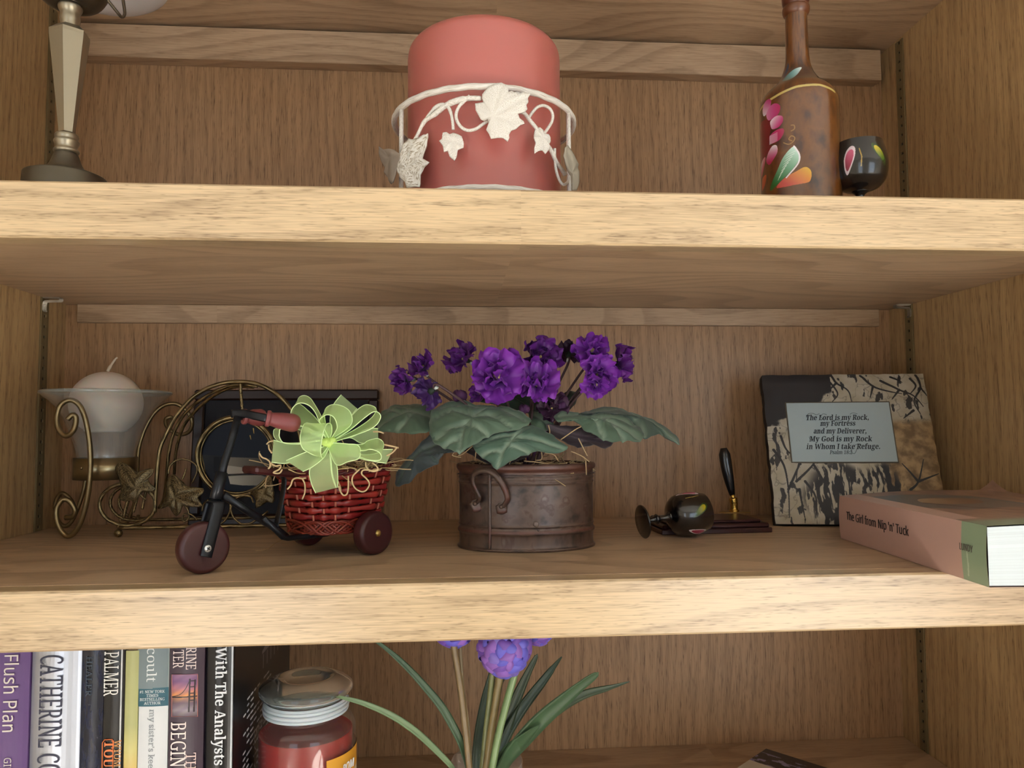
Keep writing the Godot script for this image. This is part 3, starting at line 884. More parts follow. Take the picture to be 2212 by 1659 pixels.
func build_wire_stand() -> void:
	var z := -0.29
	var im := mottled(128, 128, [rgb8(30, 25, 18), rgb8(62, 52, 36), rgb8(134, 116, 80), rgb8(172, 150, 106), rgb8(70, 58, 40)], Vector2(12, 12), 21)
	var gold := mat(Color.WHITE, 0.36, 0.85, {"albedo_texture": tex(im)})
	var t := thing("wire_frame_stand", "antique gold wire display stand with a round picture and ivy leaves, behind the tricycle", "display stand", Vector3(at(430, 1160, z).x, 0, z))
	var wire := func(called: String, flat: Array, z0: float, z1: float, w, closed := false) -> void:
		var st := mb()
		tube(st, smooth(spread(trace(flat, 200, 810, 4.484), z0, z1), 5, closed), w, 8, closed)
		part(called, st, gold, t)
	var hoop := func(called: String, cx: float, cy: float, rx: float, ry: float, zz: float, w: float, a0 := 0.0, a1 := TAU) -> void:
		var st := mb()
		var p := PackedVector3Array()
		var full := a1 - a0 > TAU - 0.01
		for i in (64 if full else 65):
			var a := a0 + (a1 - a0) * i / 64.0
			p.append(at(200 + (cx + rx * cos(a)) / 4.484, 810 + (cy - ry * sin(a)) / 4.484, zz))
		tube(st, p, w, 8, full)
		part(called, st, gold, t)
	# arches
	wire.call("arch", [600, 1330, 608, 1180, 625, 950, 650, 730, 720, 560, 830, 370, 1000, 195, 1200, 95, 1400, 65, 1600, 88, 1790, 190, 1920, 330, 1985, 480, 2020, 700, 2030, 1000, 2030, 1380], -0.287, -0.292, 0.0024)
	wire.call("arch", [640, 1290, 690, 1200, 715, 1000, 735, 780, 780, 580, 860, 420, 960, 310, 1100, 205, 1250, 130, 1400, 92, 1600, 110], -0.325, -0.295, 0.0019)
	wire.call("arch", [790, 960, 800, 800, 830, 640, 890, 480, 1000, 345, 1140, 225, 1280, 145, 1420, 112, 1560, 120], -0.35, -0.30, 0.0019)
	wire.call("strut", [1432, 80, 1438, 200, 1450, 330, 1455, 415], -0.29, -0.29, 0.0018)
	hoop.call("curl", 338, 1255, 270, 203, -0.287, 0.0022)
	hoop.call("curl", 410, 1235, 240, 175, -0.325, 0.0019, 1.9, 5.2)
	hoop.call("curl", 470, 1230, 215, 160, -0.352, 0.0017, 2.6, 5.0)
	# base rails and ball feet
	wire.call("rail", [250, 1482, 800, 1474, 1400, 1464, 2060, 1452], -0.286, -0.283, 0.0021)
	wire.call("rail", [420, 1404, 900, 1396, 1400, 1384, 2060, 1370], -0.352, -0.352, 0.0019)
	for q in [[250, 1540, 8.6], [2050, 1510, 8.6]]:
		var st := mb()
		var r := 0.0046
		var p := at(200 + q[0] / 4.484, 810 + q[1] / 4.484, -0.286)
		ball(st, Vector3(p.x, r, -0.286), r, 16)
		tube(st, PackedVector3Array([Vector3(p.x, r, -0.286), Vector3(p.x, 0.0135, -0.286)]), 0.0018, 8)
		part("ball_foot", st, gold, t)
	for q in [[440, 1430], [2050, 1400]]:
		var st := mb()
		var p := at(200 + q[0] / 4.484, 810 + q[1] / 4.484, -0.352)
		ball(st, Vector3(p.x, 0.0046, -0.352), 0.0046, 14)
		tube(st, PackedVector3Array([Vector3(p.x, 0.004, -0.352), Vector3(p.x, 0.0175, -0.352)]), 0.0018, 8)
		part("ball_foot", st, gold, t)
	# round picture
	var c := at(200 + 1392 / 4.484, 810 + 790 / 4.484, -0.30)
	var rr := (at(200 + 1772 / 4.484, 810 + 790 / 4.484, -0.30) - c).x
	hoop.call("ring", 1392, 790, 380, 380, -0.296, 0.0028)
	hoop.call("ring", 1396, 792, 352, 352, -0.2985, 0.0014)
	var pic := Image.create(512, 512, false, Image.FORMAT_RGB8)
	pic.fill(rgb8(20, 24, 34))
	var pw := func(flat: Array) -> PackedVector2Array:
		var o := PackedVector2Array()
		for q in trace(flat): o.append(Vector2(256 + (q.x - 1392) * 256 / 352.0, 256 + (q.y - 790) * 256 / 352.0))
		return o
	fill(pic, pw.call([1080, 770, 1260, 780, 1260, 1060, 1140, 1060, 1090, 940]), rgb8(44, 42, 40), rgb8(20, 22, 28), Vector2(60, 200), Vector2(160, 300))
	fill(pic, pw.call([1320, 795, 1700, 810, 1720, 880, 1320, 940]), rgb8(120, 112, 100), rgb8(70, 66, 58), Vector2(200, 250), Vector2(450, 290))
	fill(pic, pw.call([1190, 790, 1265, 790, 1265, 940, 1190, 940]), rgb8(4, 4, 6), rgb8(4, 4, 6))
	fill(pic, pw.call([1310, 870, 1520, 900, 1540, 950, 1310, 960]), rgb8(168, 160, 148), rgb8(140, 134, 122), Vector2(200, 330), Vector2(370, 350))
	fill(pic, pw.call([1320, 965, 1600, 960, 1700, 990, 1690, 1050, 1500, 1060, 1340, 1040]), rgb8(176, 170, 158), rgb8(120, 116, 106), Vector2(200, 390), Vector2(450, 430))
	fill(pic, pw.call([1300, 1050, 1720, 1060, 1600, 1140, 1390, 1150, 1280, 1110]), rgb8(16, 22, 34), rgb8(10, 14, 22))
	stroke(pic, pw.call([1075, 760, 1100, 850, 1120, 960]), 12, rgb8(112, 92, 58), 3)
	for q in [[1540, 535, 1546, 580], [1512, 600, 1520, 635]]: stroke(pic, pw.call(q), 7, rgb8(196, 160, 84), 3)
	var st := mb(true)
	var disc := PackedVector2Array()
	for i in 64: disc.append(Vector2(sin(TAU * i / 64), cos(TAU * i / 64)) * rr * 0.965)
	if Geometry2D.is_polygon_clockwise(disc): disc.reverse()
	for i in 64:
		var a := disc[i]; var b := disc[(i + 1) % 64]
		var o3 := Vector3(c.x, c.y, -0.3005)
		var uv := func(v: Vector2) -> Vector2: return Vector2(0.5 + v.x / rr * 0.5, 0.5 - v.y / rr * 0.5)
		tri(st, o3, o3 + Vector3(b.x, b.y, 0), o3 + Vector3(a.x, a.y, 0), uv.call(Vector2.ZERO), uv.call(b), uv.call(a))
		tri(st, o3 + Vector3(0, 0, -0.003), o3 + Vector3(a.x, a.y, -0.003), o3 + Vector3(b.x, b.y, -0.003))
		quad(st, o3 + Vector3(a.x, a.y, 0), o3 + Vector3(b.x, b.y, 0), o3 + Vector3(b.x, b.y, -0.003), o3 + Vector3(a.x, a.y, -0.003))
	part("round_picture", st, mat(Color.WHITE, 0.35, 0.0, {"albedo_texture": tex(pic), "metallic_specular": 0.22}), t, "round dark glossy picture")
	# scrolls, tendrils and ivy
	wire.call("tendril", [735, 960, 745, 890, 800, 835, 880, 815, 960, 840, 1010, 890, 1005, 960, 960, 1050], -0.288, -0.294, 0.0011)
	wire.call("tendril", [905, 905, 890, 960, 870, 1010], -0.29, -0.288, 0.0011)
	wire.call("tendril", [800, 1190, 870, 1240, 925, 1310, 930, 1390, 890, 1418, 868, 1390, 890, 1350, 940, 1345, 990, 1380, 1010, 1405], -0.281, -0.281, 0.0010)
	wire.call("tendril", [440, 1110, 470, 1170, 520, 1210], -0.281, -0.283, 0.0011)
	wire.call("scroll", [1230, 1450, 1290, 1400, 1330, 1320, 1330, 1240, 1290, 1195], -0.29, -0.29, 0.0012)
	wire.call("scroll", [1560, 1240, 1530, 1180, 1450, 1170, 1370, 1210, 1340, 1290, 1360, 1370, 1420, 1430, 1480, 1445, 1560, 1420, 1700, 1320], -0.29, -0.29, 0.0012)
	wire.call("scroll", [1060, 1320, 1075, 1250, 1120, 1210], -0.29, -0.29, 0.0012)
	wire.call("bar", [300, 1380, 330, 1260, 350, 1200], -0.288, -0.288, 0.0021)
	wire.call("bar", [395, 1330, 420, 1240, 435, 1180], -0.288, -0.288, 0.0015)
	wire.call("bar", [480, 1300, 500, 1200, 515, 1130], -0.288, -0.288, 0.0015)
	var im2 := mottled(256, 256, [rgb8(18, 15, 12), rgb8(34, 28, 20), rgb8(96, 82, 54), rgb8(186, 168, 124), rgb8(40, 33, 24)], Vector2(7, 18), 33)
	var ivy := mat(Color.WHITE, 0.42, 0.6, {"albedo_texture": tex(im2)})
	for v in [[[250, 840, 330, 865, 400, 920, 450, 940, 520, 910, 578, 910, 570, 970, 530, 1010, 560, 1050, 600, 1100, 560, 1130, 490, 1130, 440, 1180, 400, 1240, 370, 1215, 300, 1225, 235, 1185, 270, 1130, 265, 1040, 235, 960, 225, 890], 430, 1095, [[240, 860], [575, 920], [595, 1105], [400, 1230], [240, 1180]]],
		[[720, 1040, 735, 980, 790, 962, 830, 1000, 880, 1040, 920, 1080, 1060, 1095, 1065, 1150, 1020, 1190, 1050, 1240, 1040, 1280, 920, 1275, 870, 1270, 850, 1330, 800, 1370, 765, 1320, 730, 1270, 640, 1300, 680, 1240, 710, 1180, 715, 1110], 800, 1190, [[740, 990], [1055, 1105], [1040, 1270], [800, 1360], [650, 1295]]],
		[[1520, 1140, 1560, 1110, 1640, 1090, 1690, 1000, 1720, 975, 1750, 1080, 1760, 1180, 1740, 1240, 1690, 1230, 1640, 1260, 1575, 1290, 1580, 1220, 1550, 1170], 1650, 1160, [[1530, 1140], [1715, 990], [1590, 1280], [1750, 1210]]]]:
		var vs := []
		for q in v[3]: vs.append(trace([v[1], v[2], q[0], q[1]], 200, 810, 4.484))
		var mid := Vector2(200 + v[1] / 4.484, 810 + v[2] / 4.484)
		part("ivy_leaf", leaf_patch(smooth2(trace(v[0], 200, 810, 4.484), 2), mid, vs, at(mid.x, mid.y, -0.279), Vector3(-0.2, 0.15, 1).normalized(), 0.0042, 0.0009, 5.0), ivy, t)

func build_picture() -> void:
	var t := thing("picture_frame", "dark reddish wooden picture frame with smoky glass leaning on the back panel", "picture frame", Vector3(at(620, 980, -0.38).x, 0, -0.38))
	var n := Vector3(0, 0.10, 1).normalized()
	var p0 := at(620, 842, -0.394)
	var a := on_plane(423, 843, p0, n); var b := on_plane(819, 842, p0, n)
	var xf := Transform3D(Basis(Vector3.RIGHT, n.cross(Vector3.RIGHT).normalized(), n), Vector3(a.x, a.y, a.z))
	var w := b.x - a.x
	var h := a.y / xf.basis.y.y
	var fw := 0.0135
	var wood := mat(rgb8(44, 24, 18), 0.35)
	var st := mb(true)
	box(st, Vector3(0, -fw, -0.006), Vector3(w, 0, 0.006), 0.002, 0, Vector2.ZERO, xf)
	box(st, Vector3(0, -h, -0.006), Vector3(w, -h + fw, 0.006), 0.002, 0, Vector2.ZERO, xf)
	box(st, Vector3(0, -h + fw, -0.006), Vector3(fw, -fw, 0.006), 0.002, 0, Vector2.ZERO, xf)
	box(st, Vector3(w - fw, -h + fw, -0.006), Vector3(w, -fw, 0.006), 0.002, 0, Vector2.ZERO, xf)
	part("frame", st, wood, t)
	st = mb(true)
	box(st, Vector3(fw - 0.002, -h + fw - 0.002, -0.005), Vector3(w - fw + 0.002, -fw + 0.002, 0.001), 0, 0, Vector2.ZERO, xf)
	part("backing", st, mat(rgb8(44, 44, 48), 0.4, 0.0, {"metallic_specular": 0.25}), t)

func build_tricycle() -> void:
	var wood := mat(rgb8(62, 22, 25), 0.40, 0.0, {"clearcoat_enabled": true, "clearcoat": 0.15, "clearcoat_roughness": 0.3})
	var iron := mat(rgb8(28, 31, 37), 0.30, 0.4)
	var rc := Vector3(-0.166, 0, -0.163)                 # between the rear wheels
	var fwd := Vector3(-0.66, 0, 0.751).normalized()
	var side := Vector3(fwd.z, 0, -fwd.x)                # towards the near wheel
	if side.z < 0: side = -side
	var t := thing("tricycle_planter", "miniature black iron tricycle with dark red wooden wheels and a woven basket", "planter", rc)
	var wheel := func(c: Vector3, r: float, axis: Vector3, wide: float, cap_r: float, cap: Material) -> void:
		var st := mb()
		var up := Vector3.UP
		var xf := Transform3D(Basis(up.cross(axis).normalized(), axis, up), c)
		lathe(st, [[0.0001, -wide / 2], [r - 0.003, -wide / 2], [r - 0.0008, -wide / 2 + 0.0008], [r, -wide / 2 + 0.003], [r, wide / 2 - 0.003], [r - 0.0008, wide / 2 - 0.0008], [r - 0.003, wide / 2], [r * 0.96 - 0.003, wide / 2], [0.0001, wide / 2]], 64, xf)
		part("wheel", st, wood, t)
		if cap_r > 0.0:
			st = mb()
			lathe(st, prof_smooth([[cap_r, wide / 2 - 0.0002], [cap_r * 0.95, wide / 2 + 0.0008], [cap_r * 0.6, wide / 2 + 0.0019], [0.0001, wide / 2 + 0.0023]], 4), 24, xf)
			part("hub_cap", st, cap, t)
	var fa := Vector3(0.66, 0, 0.75).normalized()
	var fc := at(438, 1187, -0.0605)
	fc.y = 0.0216
	wheel.call(fc, 0.0216, fa, 0.0125, 0.0, null)
	var near := on(812, 1198, 0.0) + Vector3(0, 0.0205, 0) - side * 0.004
	wheel.call(near, 0.0205, side, 0.0135, 0.0033, mat(rgb8(190, 160, 96), 0.3, 0.9))
	var far := near - side * 0.098
	wheel.call(far, 0.0205, side, 0.0135, 0.0033, mat(rgb8(190, 160, 96), 0.3, 0.9))
	var st := mb()
	tube(st, PackedVector3Array([near, far]), 0.0022, 8)
	part("axle", st, iron, t)
	# frame, traced in the plane of the tricycle's middle
	var mid := (near + far) * 0.5
	var pl := func(flat: Array, off := 0.0, ox := 360.0, oy := 860.0, s := 4.147) -> PackedVector3Array:
		var out := PackedVector3Array()
		for q in trace(flat, ox, oy, s): out.append(on_plane(q.x, q.y, fc.lerp(mid, 0.5) * Vector3(1, 0, 1) + side * off, side))
		return out
	var bar := func(called: String, p: PackedVector3Array, w: float, flatness := 1.0) -> void:
		var s2 := mb()
		tube(s2, p, w, 10, false, flatness, Vector3.ZERO if flatness == 1.0 else side)
		part(called, s2, iron, t)
	bar.call("head_tube", pl.call([436, 905, 495, 665]), 0.0052)
	bar.call("steering_post", pl.call([470, 780, 515, 590, 575, 400, 640, 165]), 0.0034)
	bar.call("frame_tube", pl.call([505, 865, 740, 1020, 975, 1165, 1070, 1245]), 0.0036)
	var cc := pl.call([540, 690, 700, 683, 900, 684, 1000, 692, 1040, 712, 1052, 750, 1030, 900, 1000, 1050, 975, 1160]) as PackedVector3Array
	bar.call("frame_strip", smooth(cc, 4), 0.0040, 0.22)
	bar.call("bottom_rail", pl.call([60, 960, 350, 1245, 420, 1262, 700, 1240, 1020, 1195], 0.012, 560, 980, 6.9125), 0.0026)
	bar.call("bottom_rail", pl.call([60, 960, 350, 1245, 420, 1262, 700, 1240, 1020, 1195], -0.012, 560, 980, 6.9125), 0.0026)
	st = mb()
	tube(st, PackedVector3Array([mid + fwd * 0.03 - Vector3(0, 0.002, 0), mid]), 0.003, 8)
	part("rear_strut", st, iron, t)
	# fork: two blades and the crown that joins them
	var crown := on_plane(360 + 432 / 4.147, 860 + 925 / 4.147, fc.lerp(mid, 0.5), side)
	crown.y = at(464, 1083, -0.075).y
	for k in [1.0, -1.0]:
		var blade := PackedVector3Array()
		var hub: Vector3 = fc + fa * (0.0085 * k) + Vector3(0, -0.003, 0)
		var top: Vector3 = crown + fa * (0.0075 * k) - Vector3(0, 0.004, 0)
		blade = smooth(PackedVector3Array([crown + Vector3(0, 0.001, 0), crown + fa * (0.0055 * k) + Vector3(0, 0.0002, 0), top, top.lerp(hub, 0.5), hub, hub + (hub - top).normalized() * 0.004]), 4)
		st = mb()
		tube(st, blade, 0.0052, 12, false, 0.2, fa.cross(Vector3.UP).normalized())
		part("fork_blade", st, iron, t)
		if k > 0.0:
			st = mb()
			var xf := Transform3D(Basis(Vector3.UP.cross(fa).normalized(), fa, Vector3.UP), fc + fa * 0.0095)
			lathe(st, [[0.0030, 0.0], [0.0030, 0.0006], [0.0024, 0.0012], [0.0001, 0.0014]], 20, xf)
			var sc := part("screw", st, mat(rgb8(225, 225, 222), 0.3, 0.6), t, "bright steel cross-head screw")
			st = mb(true)
			for a in [0.6, 0.6 + PI / 2]: box(st, Vector3(-0.0016, 0.0011, -0.0004), Vector3(0.0016, 0.00155, 0.0004), 0, 0, Vector2.ZERO, xf * Transform3D(Basis(Vector3.UP, a), Vector3.ZERO))
			part("screw_slot", st, M.black, sc)
	# handlebar with two grips
	var hb := pl.call([640, 150]) as PackedVector3Array
	var h0: Vector3 = hb[0]
	var grip := mat(rgb8(128, 62, 64), 0.4, 0.0, {"clearcoat_enabled": true, "clearcoat": 0.2})
	for k in [1.0, -1.0]:
		var e0: Vector3; var e1: Vector3
		if k > 0.0:
			e0 = at(360 + 890 / 4.147, 860 + 180 / 4.147, h0.z + 0.012); e1 = at(360 + 1200 / 4.147, 860 + 235 / 4.147, h0.z + 0.004)
		else:
			e0 = at(360 + 680 / 4.147, 860 + 165 / 4.147, h0.z - 0.03); e1 = at(360 + 890 / 4.147, 860 + 178 / 4.147, h0.z - 0.042)
		st = mb()
		tube(st, smooth(PackedVector3Array([h0 + Vector3(-0.006, 0.001, 0) , h0 + Vector3(0.006, 0.0012, 0.004 * k), h0.lerp(e0, 0.6) + Vector3(0, 0.001, 0.002 * k), e0, e0.lerp(e1, 0.3)]), 4), 0.0036, 8, false, 0.35, Vector3.UP)
		part("handlebar", st, iron, t)
		st = mb()
		var d := (e1 - e0)
		var len := d.length()
		var xf := Transform3D(Basis(d.normalized().cross(Vector3.UP).normalized(), d.normalized(), Vector3.ZERO), e0)
		xf.basis.z = xf.basis.x.cross(xf.basis.y)
		lathe(st, prof_smooth([[0.0001, 0], [0.0062, 0.0], [0.0072, 0.001], [0.0072, 0.003], [0.0060, 0.0042], [0.0061, 0.006], [0.0072, len * 0.4], [0.0080, len * 0.68], [0.0078, len * 0.82], [0.0062, len * 0.93], [0.0030, len * 0.99], [0.0001, len]], 4), 32, xf)
		part("grip", st, grip, t)
	# saddle board
	st = mb(true)
	var s0 := pl.call([735, 640, 1010, 668]) as PackedVector3Array
	var dir: Vector3 = (s0[1] - s0[0]).normalized()
	var bx := Transform3D(Basis(dir, Vector3.UP, dir.cross(Vector3.UP).normalized()), s0[0])
	box(st, Vector3(0, -0.0035, -0.012), Vector3(0.075, 0.0035, 0.012), 0.002, 0, Vector2.ZERO, bx)
	part("saddle_board", st, wood, t)
	build_basket(t, mid, fwd, side)

var basket := {}
func basket_at(a: float, v: float, out := 0.0) -> Vector3:       # a round the basket, v from 0 (bottom) to 1 (rim)
	var b: Dictionary = basket
	var p := 2.0 / 3.0
	var cx := signf(cos(a)) * pow(absf(cos(a)), p)
	var cy := signf(sin(a)) * pow(absf(sin(a)), p)
	var grow := lerpf(0.80, 1.0, smoothstep(0.0, 1.0, v) * 0.5 + v * 0.5)
	var fl: float = (b.l + out) * grow
	var fs: float = (b.w + out) * grow
	var flare := 0.004 * pow(maxf(v - 0.75, 0.0) / 0.25, 2.0)
	var rise := 0.006 * pow(maxf(v - 0.5, 0.0) * 2.0, 2.0) * maxf(-cos(a), 0.0)
	return b.c + b.f * cx * (fl + flare) + b.s * cy * (fs + flare) + Vector3(0, lerpf(b.y0, b.y1, v) + rise, 0)

func build_basket(t: Node3D, mid: Vector3, fwd: Vector3, side: Vector3) -> void:
	var c := mid * Vector3(1, 0, 1) + fwd * 0.007 + side * 0.001
	basket = {"c": c, "f": fwd, "s": side, "l": 0.0495, "w": 0.0425, "y0": at(690, 1155, -0.125).y, "y1": at(700, 1016, -0.115).y}
	var red := [mat(rgb8(138, 34, 34), 0.32, 0.0, {"clearcoat_enabled": true, "clearcoat": 0.3, "clearcoat_roughness": 0.25}), mat(rgb8(158, 46, 40), 0.34, 0.0, {"clearcoat_enabled": true, "clearcoat": 0.3, "clearcoat_roughness": 0.25})]
	var pale := mat(rgb8(196, 110, 88), 0.4)
	var cane := mat(rgb8(124, 44, 30), 0.36, 0.0, {"clearcoat_enabled": true, "clearcoat": 0.2})
	var bk := Node3D.new()
	bk.name = "basket"
	t.add_child(bk)
	bk.set_meta("label", "red woven basket")
	var stakes := 18
	var rows := 7
	for i in stakes:
		var st := mb()
		var p := PackedVector3Array()
		for k in 14: p.append(basket_at(TAU * i / stakes, 0.08 + 0.90 * k / 13.0, -0.0002))
		tube(st, p, 0.0011, 6)
		part("stake", st, pale, bk)
	for r in rows:
		var v0 := 0.20 + 0.72 * r / rows
		var v1 := v0 + 0.72 / rows * 1.22
		var st := mb()
		var sec := []
		var n := stakes * 8
		for i in n:
			var a := TAU * i / n
			var ph := a * stakes / 2.0 + PI * r
			var o := 0.0026 * cos(ph)
			var pinch := 0.20 * (1.0 - absf(cos(ph)))
			var va := lerpf(v0, v1, pinch); var vb := lerpf(v1, v0, pinch)
			sec.append(PackedVector3Array([basket_at(a, va, o + 0.0004), basket_at(a, lerpf(va, vb, 0.3), o + 0.0013), basket_at(a, lerpf(va, vb, 0.7), o + 0.0013), basket_at(a, vb, o + 0.0004), basket_at(a, lerpf(va, vb, 0.5), o - 0.0003)]))
		sec.append(sec[0])
		sheet(st, sec, true)
		part("weaver", st, red[r % 2], bk)
	for k in 9:                                        # twisted canes round the foot
		var st := mb()
		var p := PackedVector3Array()
		for i in 120:
			var a := TAU * i / 120
			var ph := a * 5.0 + k * TAU / 9.0
			p.append(basket_at(a, 0.10 + 0.095 * sin(ph), 0.0014 + 0.0016 * cos(ph + k * 1.3)))
		tube(st, p, 0.0013, 6, true)
		part("foot_cane", st, cane, bk)
	for k in 3:                                        # and three round the rim
		var st := mb()
		var p := PackedVector3Array()
		for i in 120:
			var a := TAU * i / 120
			var ph := a * 12.0 + k * TAU / 3.0
			p.append(basket_at(a, 0.965 + 0.025 * sin(ph), 0.0012 * cos(ph)))
		tube(st, p, 0.0015, 6, true)
		part("rim_cane", st, mat(rgb8(92, 30, 36), 0.38), bk)
	var st := mb(true)
	for v in [[0.12, 1.0]]:
		var p := PackedVector3Array()
		for i in 48: p.append(basket_at(TAU * i / 48, v[0], -0.001))
		for i in 48: tri(st, basket.c + Vector3(0, p[0].y, 0), p[(i + 1) % 48], p[i])
	part("basket_floor", st, cane, bk)
	# straw filling
	var g := RandomNumberGenerator.new()
	g.seed = 77
	st = mb()
	for k in 190:
		var a := g.randf() * TAU
		var rr := sqrt(g.randf())
		var rim := basket_at(a, 0.96)
		var p0: Vector3 = (basket.c + Vector3(0, rim.y, 0)).lerp(rim, rr * 0.93) + Vector3(0, g.randf_range(-0.006, 0.012) * (1.2 - rr), 0)
		curl(st, g, p0, g.randf_range(0.02, 0.05), 0.00055, 0.9)
	for flat in [[0, 960, 40, 1020, 110, 1050, 160, 1100, 150, 1180, 60, 1220, 0, 1200], [420, 1500, 470, 1440, 500, 1360, 560, 1330, 640, 1340, 700, 1330], [1770, 1200, 1700, 1220, 1560, 1210, 1530, 1270, 1600, 1340, 1645, 1420, 1600, 1510, 1530, 1535, 1440, 1490, 1390, 1400, 1400, 1300, 1500, 1200],
		[1190, 1450, 1210, 1530, 1260, 1590, 1310, 1570, 1330, 1480, 1330, 1300], [640, 1340, 680, 1420, 680, 1550, 640, 1650], [1590, 1090, 1600, 1170, 1680, 1230, 1770, 1215, 1750, 1150, 1690, 1110], [160, 1100, 240, 1150, 320, 1140, 300, 1200, 210, 1250, 300, 1260, 345, 1200], [110, 830, 150, 790, 215, 775], [140, 830, 150, 900, 190, 960], [2060, 870, 1990, 950, 1900, 1000], [1850, 830, 2000, 860, 2080, 880], [1700, 640, 1790, 640, 1860, 665]]:
		tube(st, smooth(lift(trace(flat, 560, 840, 6.9125), -0.096), 4), 0.00075, 6)
	var straw := mat(rgb8(206, 178, 136), 0.8)
	tag(part("straw_filling", st, straw), "pale curly straw filling in the red woven basket", "straw", "", "stuff")

func build_wisp() -> void:
	var st := mb()
	var p := PackedVector3Array()
	for q in trace([690, 1407, 740, 1404, 800, 1380, 850, 1345, 905, 1318], 360, 800, 3.606): p.append(on(q.x, q.y, 0.0004))
	tube(st, smooth(p, 4), 0.0004, 5)
	tag(part("straw_wisp", st, mat(rgb8(206, 178, 136), 0.8)), "single wisp of straw fallen on the shelf under the tricycle", "straw")

func curl(st: SurfaceTool, g: RandomNumberGenerator, p0: Vector3, len: float, r: float, flat := 0.5) -> void:
	var p := PackedVector3Array([p0])
	var d := Vector3(g.randfn(), g.randfn() * (1.0 - flat) , g.randfn()).normalized()
	var turn := Vector3(g.randfn() * 0.4, g.randfn(), g.randfn() * 0.4).normalized() * g.randf_range(0.1, 0.6)
	for i in 9:
		p.append(p[-1] + d * len / 9.0)
		d = d.rotated(turn.normalized(), turn.length()).normalized()
		if g.randf() < 0.2: turn = -turn
	tube(st, p, r, 5)

